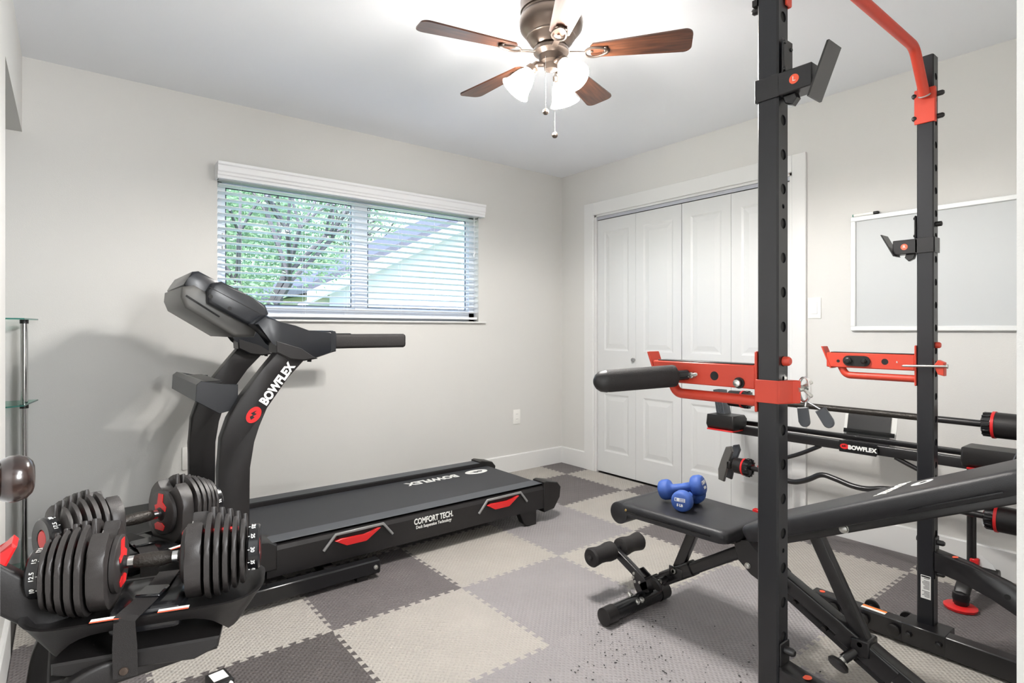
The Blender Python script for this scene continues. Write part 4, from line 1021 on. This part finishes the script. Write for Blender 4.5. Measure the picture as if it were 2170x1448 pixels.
for sx_ in (-1, 1):
    b.sweep([(BXc + sx_ * .176, 1.44, .428), (BXc + sx_ * .155, 1.10, .428)], [(-.0015, -.0015), (.0015, -.0015), (.0015, .0015), (-.0015, .0015)])
b.build('piping', M['blackg'], sp_)
B().bx((BXc - .06, 1.07, .385), (BXc + .06, 1.42, .404), .004).build('seat_frame', M['steel'], bn)
# backrest
pt = 25.0; bc = (BXc + .01, .655, .644)
bp_ = pad('backrest_pad', bc, .81, .28, .30, .056, -pt, cor=.045, r=.015)
rtb = Matrix.Translation(bc) @ Matrix.Rotation(R(-pt), 4, 'X')
def onb(x, y, z): return rtb @ Vector((x, y, z))
b = B(); 
for (xx) in (-1, 1):
    b.sweep([onb(xx * .122, .38, -.042), onb(xx * .152, -.33, -.042)], [(-.0015, -.0015), (.0015, -.0015), (.0015, .0015), (-.0015, .0015)])
b.build('piping', M['blackg'], bp_)
dr = (onb(0, -1, 0) - onb(0, 0, 0)).normalized(); nr = (onb(0, 0, 1) - onb(0, 0, 0)).normalized()
text('pad_lettering', 'BOWFLEX', .044, onb(.03, -.035, .0005), Vector((-1, 0, 0)), dr, M['white'], bp_, bold=.002)
emblem('pad_badge', onb(.03, -.115, .0002), (-1, 0, 0), dr, .045, .026, M['white'], M['vinylb'], bp_, .0008)
b = B(); 
for xx in (-.055, .055): b.rtube([onb(xx, .33, -.070), onb(xx, -.36, -.070)], .028, .028, .004, up=(1, 0, 0))
b.build('backrest_frame', M['steel'], bn)
p = onb(-.071, .10, -.070); bolt(p, (-1, 0, 0), .012, bn, M['zinc'], .010)
# front leg, spine, strut
b = B(); b.sweep([(BXc, 1.53, .058), (BXc, 1.02, .385)], rrect(.044, .044, .010), up=(1, 0, 0)); b.build('front_leg', M['steel'], bn)
b = B(); b.sweep([(BXc, 1.40, .142), (BXc, 1.27, .226)], rrect(.054, .054, .012), up=(1, 0, 0)); b.sweep([(BXc, 1.50, .077), (BXc, 1.44, .116)], rrect(.052, .052, .012), up=(1, 0, 0)); b.build('leg_collar', M['steel'], bn)
b = B(); b.cyl((1.615, 1.485, .033), (1.975, 1.485, .033), .031, seg=24); b.build('front_foot', M['blackg'], bn)
for xx, dd in ((1.615, 1), (1.975, -1)): B().lathe([(-.012, 0), (-.012, .026), (-.008, .033), (.045, .034), (.045, .030)], (xx, 1.485, .034), (dd, 0, 0), 24).build('foot_cap', M['black'], bn)
for xx in (1.775, 1.80): bolt((xx, 1.462, .052), (-.2, -.75, .62), .010, bn, M['zinc'], .010)
bolt((1.79, 1.51, .055), (0, .7, .7), .010, bn, M['zinc'], .014)
# rear spine
b = B(); b.rtube([(BXc, 1.06, .372), (BXc, .30, -.032 + .032)], .046, .046, .005, up=(1, 0, 0)); b.build('rear_spine', M['steel'], bn)
b = B(); b.rtube([(BXc - .0, .98, .292), (BXc - .0, .62, .100)], .030, .014, .003, up=(1, 0, 0)); b.build('ladder_strip', M['blackg'], bn)
b = B(); b.rtube([(BXc, .745, .214), (BXc, .60, .136)], .056, .056, .005, up=(1, 0, 0)); b.build('spine_sleeve', M['steel'], bn)
for k in range(4): y = .97 - k * .09; B().cyl((BXc - .026, y, .295 - k * .048), (BXc + .026, y, .295 - k * .048), .008, seg=10).build('ladder_stop', M['black'], bn)
b = B(); b.cyl((1.70, .30, .030), (2.05, .30, .030), .028, seg=20); b.build('rear_foot', M['blackg'], bn)
b = B(); b.rtube([(BXc, .835, .505), (BXc, .678, .190)], .040, .032, .004, up=(1, 0, 0)); b.build('strut', M['steel'], bn)
bolt((BXc - .024, .685, .200), (-1, 0, 0), .012, bn, M['zinc'], .010)
B().bx((BXc - .034, .66, .165), (BXc + .034, .71, .215), .004).build('strut_bracket', M['steel'], bn)
b = B(); b.cyl((BXc - .025, .70, .172), (BXc - .055, .72, .150), .014, seg=14); b.build('pin_housing', M['steel'], bn)
B().cyl((BXc - .055, .72, .150), (BXc - .063, .725, .145), .010, seg=14).build('pin', M['zinc'], bn)
B().lathe([(0, 0), (0, .012), (.006, .026), (.014, .030), (.020, .026), (.023, 0)], (BXc - .062, .725, .145), (-.78, .2, -.58), 22).build('pull_knob', M['black'], bn)
# seat strut
b = B(); b.rtube([(BXc, 1.255, .392), (BXc, 1.335, .205)], .038, .030, .004, up=(1, 0, 0)); b.build('seat_strut', M['steel'], bn)
for xx in (-.030, .024): B().bx((BXc + xx, 1.30, .175), (BXc + xx + .006, 1.36, .215), .002).build('strut_bracket', M['steel'], bn); bolt((BXc - .030, 1.335, .200), (-1, 0, 0), .011, bn)
# hinge plates
for xx in (-.040, .034):
    b = B(); b.prism([(1.085, .395), (1.065, .33), (1.02, .295), (.93, .262), (.90, .28), (.92, .32), (1.03, .41)], (BXc + xx, 0, 0), (0, 1, 0), (0, 0, 1), .006, .002); b.build('hinge_plate', M['steel'], bn, smooth=False)
bolt((BXc - .040, 1.03, .322), (-1, 0, 0), .009, bn); bolt((BXc - .040, .955, .290), (-1, 0, 0), .008, bn)
B().cyl((BXc - .075, 1.065, .405), (BXc + .075, 1.065, .405), .012, seg=14).build('hinge_pin', M['steel'], bn)
# leg hold down
b = B(); b.rtube([(BXc, 1.652, .170), (BXc, 1.505, .098)], .034, .026, .004, up=(1, 0, 0)); b.build('roller_arm', M['steel'], bn)
for xx in (-.026, .020):
    b = B(); b.prism([(1.50, .055), (1.535, .07), (1.548, .125), (1.525, .14), (1.47, .11), (1.46, .07)], (BXc + xx, 0, 0), (0, 1, 0), (0, 0, 1), .006, .002); b.build('arm_bracket', M['steel'], bn, smooth=False)
for (y, z) in ((1.535, .122), (1.538, .105), (1.530, .09), (1.505, .095)): bolt((BXc - .026, y, z), (-1, 0, 0), .0055, bn, M['zinc'], .004)
B().cyl((BXc - .160, 1.655, .180), (BXc + .160, 1.655, .180), .011, seg=12).build('roller_axle', M['steel'], bn)
for s in (-1, 1):
    b = B(); b.lathe([(0, 0), (0, .030), (.006, .039), (.03, .040), (.06, .035), (.085, .034), (.110, .038), (.128, .040), (.136, .034), (.136, 0)], (BXc + s * .022, 1.655, .180), (s, 0, 0), 24); b.build('foam_roller', M['foam'], bn)
    B().lathe([(0, 0), (0, .012), (.005, .012), (.008, .008), (.009, 0)], (BXc + s * .157, 1.655, .180), (s, 0, 0), 16).build('axle_cap', M['black'], bn)
b = B(); b.cyl((BXc - .02, 1.375, .155), (BXc - .055, 1.38, .150), .013, seg=14); b.build('pin_housing', M['steel'], bn)
B().cyl((BXc - .05, 1.38, .150), (BXc - .066, 1.382, .148), .010, seg=12).build('pin', M['zinc'], bn)
B().lathe([(0, 0), (0, .012), (.006, .028), (.012, .031), (.018, .027), (.020, 0)], (BXc - .064, 1.382, .148), (-.85, .15, -.4), 22).build('pull_knob', M['black'], bn)

# ================================================================== BLUE DUMBBELLS
def blue(name, label, p, q, roll=0):
    p = Vector(p); q = Vector(q); ax = (q - p).normalized(); mid = (p + q) / 2
    side = ax.cross(Vector((0, 0, 1))).normalized(); up_ = side.cross(ax)
    rt = Matrix((ax, up_.cross(ax), up_)).transposed()
    t = thing(name, label, 'dumbbell', mid, rot=rt, group='blue dumbbells on the bench')
    L = .176; b = B()
    def octo(s):
        pr = [(0, 0), (0, .029), (.004, .035), (.014, .0390), (.034, .0390), (.043, .034), (.048, .022), (.056, .0165), (.088, .0155)]
        return pr
    pr = octo(1); full = pr + [(L - t_, r) for t_, r in pr[::-1]]
    b.lathe(full, (-L / 2, 0, 0), (1, 0, 0), 10 * 3)
    b.build('body', M['neo'], t, local=True, ang=50)
    for s in (-1, 1):
        o = Vector((s * (L / 2 + .0002), 0, 0)); ux = Vector((0, -1, 0)) if s < 0 else Vector((0, 1, 0)); uy = Vector((0, 0, 1))
        lab = B().prism([(-.020, -.0065), (.020, -.0065), (.020, .0065), (-.020, .0065)], o + Vector((0, 0, .009)), ux, uy, .0004).build('logo_plate', M['white'], t, local=True, smooth=False)
        B().prism([(-.0175, -.0045), (.0175, -.0045), (.0175, .0045), (-.0175, .0045)], o + Vector((0, 0, .009)), ux, uy, .0007).build('logo_field', M['neo'], lab, local=True, smooth=False)
        B().prism(arc(-.0065, 0, .0062, 0, 345, 23), o + Vector((0, 0, .009)), ux, uy, .0010).build('logo_disc', M['white'], lab, local=True, smooth=False)
        b2 = B()
        for k in range(5): b2.prism([(.001 + k * .0034, -.003), (.0032 + k * .0034, -.003), (.0032 + k * .0034, .003), (.001 + k * .0034, .003)], o + Vector((0, 0, .009)), ux, uy, .0010)
        b2.build('logo_bars', M['white'], lab, local=True, smooth=False)
        text('weight_text', '5 LB', .0125, o + Vector((s * .0003, 0, -.011)), ux, uy, M['white'], t, local=True, bold=.0006)
    return t
blue('blue_dumbbell', 'blue 5 LB dumbbell lying flat on the bench seat, under the other', (1.794, 1.270, .4905), (1.933, 1.303, .4905))
blue('blue_dumbbell', 'blue 5 LB dumbbell lying tilted across the other one on the bench seat', (1.858, 1.402, .493), (1.903, 1.258, .5355))
# ================================================================== BARBELL STAND, BARBELL AND CURL BAR
bs = thing('barbell_stand', 'low black barbell stand with red clamps along the right wall', 'stand', (3.0, 1.18, 0))
SX = 3.00; YA, YB_ = .69, 1.60
b = B(); b.rtube([(SX, YA - .12, .562), (SX, YB_ + .17, .562)], .030, .046, .004); b.build('top_beam', M['steel'], bs)
b = B(); b.rtube([(SX + .09, YA - .12, .590), (SX + .09, YB_ + .17, .590)], .022, .026, .004); b.build('rear_beam', M['steel'], bs)
for y in (YA, YB_):
    b = B(); b.cyl((SX, y, .075), (SX, y, .545), .0165, seg=18); b.build('pole', M['steel'], bs)
    b = B(); b.box((SX - .012, y, .368), (.045, .034, .040), None, .004); b.build('clamp', M['redp'], bs)
    b = B(); b.prism([(0, 0), (.03, 0), (.032, -.04), (.016, -.05)], (SX + .0, y - .022, .36), (0, -1, 0), (0, 0, 1), .006); b.build('clamp_plate', M['alu'], bs, smooth=False)
    b = B(); b.box((SX - .005, y + (.03 if y > 1 else -.012), .155 if y < 1 else .125), (.03, .045 if y > 1 else .03, .03), None, .004); b.build('lower_clamp', M['redp'], bs)
    b = B(); b.sweep(fillet([(3.245, y - .01, .02), (3.20, y - .01, .05), (SX, y, .085), (2.90, y, .085), (2.86, y, .06), (2.85, y, .018)], .05, 6), rrect(.052, .034, .01), up=(0, 0, 1)); b.build('foot', M['black'], bs)
    b = B(); b.lathe([(0, 0), (0, .055), (.010, .058), (.014, .05), (.014, 0)], (2.845, y, 0), (0, 0, 1), 12); b.build('red_pad', M['redp'], bs)
    b = B(); b.lathe([(0, 0), (0, .022), (.03, .03), (.05, .028), (.055, 0)], (2.85, y, .012), (0, 0, 1), 20); b.build('foot_boot', M['blackg'], bs)
    b = B(); b.lathe([(-.03, 0), (-.03, .03), (.03, .03), (.03, 0)], (3.25, y - .01, .031), (0, 1, 0), 20); b.build('wheel', M['black'], bs)
    b = B(); b.prism([(0, 0), (.05, .0), (.04, .02), (0, .05)], (SX, y - .03, .14), (0, -1, 0), (0, 0, 1), .004); b.build('gusset', M['alu'], bs, smooth=False)
for (a_, c_) in (((SX, YB_ - .01, .40), (SX, 1.30, .54)), ((SX, YA + .01, .44), (SX, .97, .54))):
    b = B(); b.tube(fillet([a_, ((a_[0]), (a_[1] * .35 + c_[1] * .65), a_[2] * .42 + c_[2] * .58), c_], .05), .0105, 12); b.build('brace', M['steel'], bs)
# name plate with lettering
np_ = B().prism([(-.085, -.028), (.075, -.028), (.085, -.010), (.078, .026), (-.085, .026), (-.092, .0)], (SX - .018, 1.115, .562), (0, -1, 0), (0, 0, 1), .012, .003).build('name_plate', M['blackg'], bs)
emblem('plate_badge', (SX - .0302, 1.175, .562), (0, -1, 0), (0, 0, 1), .020, .013, M['redp'], M['blackg'], np_)
text('plate_lettering', 'BOWFLEX', .0265, (SX - .0304, 1.098, .560), (0, -1, 0), (0, 0, 1), M['white'], np_, bold=.0015)
# media rack panel
b = B(); b.prism([(-.115, -.07), (.115, -.07), (.115, .08), (-.115, .08)], (3.105, 1.115, .635), (0, -1, 0), (.25, 0, .97), -.004); mp_ = b.build('backing_sheet', M['acryl'], bs, smooth=False)
b = B(); b.prism([(-.098, -.068), (.090, -.068), (.090, .075), (-.098, .075)], (3.096, 1.115, .635), (0, -1, 0), (.25, 0, .97), -.006); b.build('media_panel', M['steel'], bs, smooth=False)
b = B(); b.prism([(-.112, -.012), (.112, -.012), (.112, .008), (-.112, .008)], (3.090, 1.115, .625), (0, -1, 0), (.25, 0, .97), -.004); b.build('media_band', M['slot'], bs, smooth=False)
# cradles with ribbed fins
for y, s in ((1.79, 1), (.60, -1)):
    L = .085 if s > 0 else .12
    b = B(); b.prism([(-.075, -.02), (-.06, -.045), (.05, -.045), (.072, -.025), (.078, .015), (.055, .036), (-.065, .036)], (SX - .05, y + L if s > 0 else y + .10, .612), (1, 0, 0), (0, 0, 1), (2 * L if s > 0 else .34), .010, 3) ; b.build('cradle', M['black'], bs, ang=60)
    B().bx((SX - .12, y - .08 if s > 0 else y - .2, .560), (SX + .02, y + .08, .568), .002).build('cradle_base', M['redp'], bs)
    for k in range(6):
        yy = (1.845 - k * .009) if s > 0 else (.535 - k * .010)
        b = B(); b.prism([(-.035, .0), (.035, .0), (.045, .16), (-.02, .16)], (SX - (.02 if s > 0 else .09), yy, .625), (1, 0, 0), (.12 if s > 0 else .3, -.30 * s * -1, .95), .004); b.build('fin', M['rail'], bs, smooth=False)
def bar_end(parent, x, y, z, s, L=.13, r=.052):
    b = B(); n = 14; prof = [(0, 0), (0, .030), (.006, .044), (.034, .047), (.036, .040)]
    b.lathe(prof, (x, y, z), (0, s, 0), 28)
    for k in range(n):
        a = 2 * PI * k / n; b.box((x + .045 * math.cos(a), y + s * .019, z + .045 * math.sin(a)), (.009, .028, .008), rot('Y', -a), .002)
    b.build('selector_dial', M['blackg'], parent)
    B().lathe([(0, r * .8), (0, r + .003), (.010, r + .003), (.010, r * .8)], (x, y + s * .036, z), (0, s, 0), 28).build('red_ring', M['redp'], parent)
    B().lathe([(0, r), (L, r - .002), (L + .006, r - .008), (L + .006, 0)], (x, y + s * .045, z), (0, s, 0), 28).build('end_drum', M['black'], parent)
bb_ = thing('barbell', 'long straight black barbell with red ringed end drums, upper bar on the stand', 'barbell', (2.95, 1.18, .742))
B().cyl((2.95, .62, .742), (2.95, 1.66, .742), .0145, seg=18).build('rod', M['steel'], bb_)
B().cyl((2.95, .85, .742), (2.95, 1.50, .742), .0150, seg=18).build('knurling', M['grip'], bb_)
bar_end(bb_, 2.95, .645, .742, -1, .16); bar_end(bb_, 2.95, 1.645, .742, 1, .075, .046)
cbx = 2.93
cb_ = thing('curl_bar', 'wavy black curl bar with red ringed end drums below the straight barbell', 'curl bar', (cbx, 1.18, .375))
pts = [(cbx, .62, .372), (cbx, .76, .372), (cbx, .86, .385), (cbx, .93, .410), (cbx, 1.00, .402), (cbx, 1.06, .385), (cbx, 1.12, .385), (cbx, 1.20, .405), (cbx, 1.265, .418), (cbx, 1.33, .372), (cbx, 1.40, .345), (cbx, 1.46, .350), (cbx, 1.52, .374), (cbx, 1.66, .374)]
B().tube(fillet(pts, .05, 5), .0130, 14, up=(1, 0, 0)).build('rod', M['steel'], cb_)
bar_end(cb_, cbx, .632, .372, -1, .16); bar_end(cb_, cbx, 1.625, .374, 1, .05, .044)
# the left end bracket of the curl bar, shaped like a pair of wings
for (dx, c_) in ((-.03, M['shell']), (.045, M['rail'])):
    b = B(); b.prism([(.012, -.105), (.046, -.098), (.048, -.04), (.026, .02), (.0, .092), (-.030, .100), (-.040, .07), (-.012, .0)], (cbx + dx, 1.765, .38), (0, 1, 0), (0, 0, 1), .022, .004); b.build('wing_bracket', c_, cb_)
B().box((cbx + .01, 1.75, .375), (.08, .03, .05), None, .008).build('bracket_hub', M['black'], cb_)

# ================================================================== SMALL PLUG ON THE MAT
bx_ = thing('power_adapter', 'small black power adapter with white label at the bottom edge of the floor', 'adapter', (.375, 2.00, 0))
rz_ = rot_z(R(8))
B().box((.380, 1.975, .018), (.062, .085, .034), rz_, .006, 2).build('case', M['black'], bx_)
B().box((.378, 1.980, .0356), (.044, .05, .0006), rz_).build('rating_label', M['white'], bx_)
B().box((.402, 1.945, .022), (.012, .040, .020), rz_, .004).build('prong', M['plast'], bx_)

# ================================================================== OUTDOORS
b = B(); b.bx((-14, YW + .16, -.6), (26, 40, -.5)); struct(b, 'ground_outside', M['lawn'], smooth=False)
hs = thing('neighbour_house', 'white neighbouring house with grey sloped roof seen through the blind', 'house', (7, 10.5, -.5))
def rake(x): return 1.72 + (x - 3.1) * .505
b = B(); b.prism([(3.7, -.5), (13, -.5), (13, 4.6), (9.2, rake(9.2) - .22), (3.7, rake(3.7) - .22)], (0, 10.0, 0), (1, 0, 0), (0, 0, 1), -3.4); b.build('wall', M['stucco'], hs, smooth=False)
b = B(); b.prism([(3.15, rake(3.15)), (9.4, rake(9.4)), (9.4, rake(9.4) + .14), (3.15, rake(3.15) + .14)], (0, 9.55, 0), (1, 0, 0), (0, 0, 1), -4); b.build('roof', M['shingle'], hs, smooth=False)
b = B(); b.prism([(3.15, rake(3.15) - .17), (9.4, rake(9.4) - .17), (9.4, rake(9.4) + .02), (3.15, rake(3.15) + .02)], (0, 9.50, 0), (1, 0, 0), (0, 0, 1), -.05); b.build('rake_board', M['stucco'], hs, smooth=False)
b = B(); b.prism([(3.15, rake(3.15) - .20), (9.4, rake(9.4) - .20), (9.4, rake(9.4) - .17), (3.15, rake(3.15) - .17)], (0, 9.52, 0), (1, 0, 0), (0, 0, 1), -.5); b.build('soffit', M['stucco'], hs, smooth=False)
for k in range(9): B().bx((3.72, 9.985, .1 + k * .3), (13 if k < 5 else 13, 9.999, .115 + k * .3)).build('siding_board', M['stucco'], hs, smooth=False) if k < 6 else None
B().bx((4.6, 9.97, .3), (5.6, 10.0, 1.35)).build('window_pane', M['rail'], hs, smooth=False)
def tree(name, label, base, h, rad, seed, n_leaf, lean, cc, cr, lsz):
    rnd = random.Random(seed); bx0 = Vector(base)
    t = thing(name, label, 'tree', base)
    b = B(); tips = []
    def grow(p, d, L, r, dep):
        q = p + d * L; mid = (p + q) / 2 + Vector((rnd.uniform(-.1, .1), rnd.uniform(-.1, .1), 0)) * L * .5
        b.tube([p, mid, q], r, 6)
        tips.append((q, dep))
        if dep < 3:
            for k in range(3 if dep < 3 else 2):
                a = rnd.uniform(0, 2 * PI); sp = rnd.uniform(.35, .8)
                nd = (d + Vector((math.cos(a) * sp, math.sin(a) * sp, rnd.uniform(-.1, .25)))).normalized()
                grow(q, nd, L * rnd.uniform(.62, .8), r * .6, dep + 1)
    grow(bx0, Vector((lean, 0, 1)).normalized(), h * .34, h * .018, 0)
    b.build('trunk', M['bark'], t)
    vs = []; fs = []; cl = []
    for k in range(70):
        while True:
            q = Vector((rnd.uniform(-1, 1), rnd.uniform(-1, 1), rnd.uniform(-1, 1)))
            if q.length < 1: break
        cl.append(Vector((cc[0] + q.x * cr[0], cc[1] + q.y * cr[1], cc[2] + q.z * cr[2])))
    for k in range(n_leaf):
        c = rnd.choice(cl) + Vector((rnd.gauss(0, 1), rnd.gauss(0, 1), rnd.gauss(0, .7))) * rad
        if abs(c.x - cc[0]) > cr[0] * 1.1 or abs(c.y - cc[1]) > cr[1] * 1.1: continue
        u_ = Vector((rnd.gauss(0, 1), rnd.gauss(0, 1), rnd.gauss(0, 1))).normalized(); v_ = u_.orthogonal().normalized(); s = rnd.uniform(.6, 1.1) * lsz
        i = len(vs); vs += [c - u_ * s, c + v_ * s * .55, c + u_ * s, c - v_ * s * .55]; fs.append((i, i + 1, i + 2, i + 3))
    me = bpy.data.meshes.new('foliage'); me.from_pydata([tuple(wm(t).inverted() @ v) for v in vs], [], fs); me.materials.append(M['leaf'])
    o = bpy.data.objects.new('foliage', me); link(o); o.parent = t; o['kind'] = 'stuff'
tree('garden_tree', 'leafy green tree outside the left window pane, nearest the glass', (1.75, 7.4, -.5), 4.0, .20, 5, 11000, .04, (1.75, 7.4, 2.3), (1.05, .8, 1.9), .042)
tree('garden_tree', 'tall green tree outside, behind the roof of the neighbouring house', (8.0, 23, -.5), 8.0, .55, 11, 20000, 0, (8.2, 23, 4.4), (4.0, 2.4, 4.2), .12)
tree('garden_tree', 'green tree outside, left of the house roof and behind the near tree', (2.6, 17.5, -.5), 6.6, .5, 21, 20000, .03, (2.9, 17.5, 3.0), (2.7, 2.0, 3.5), .09)
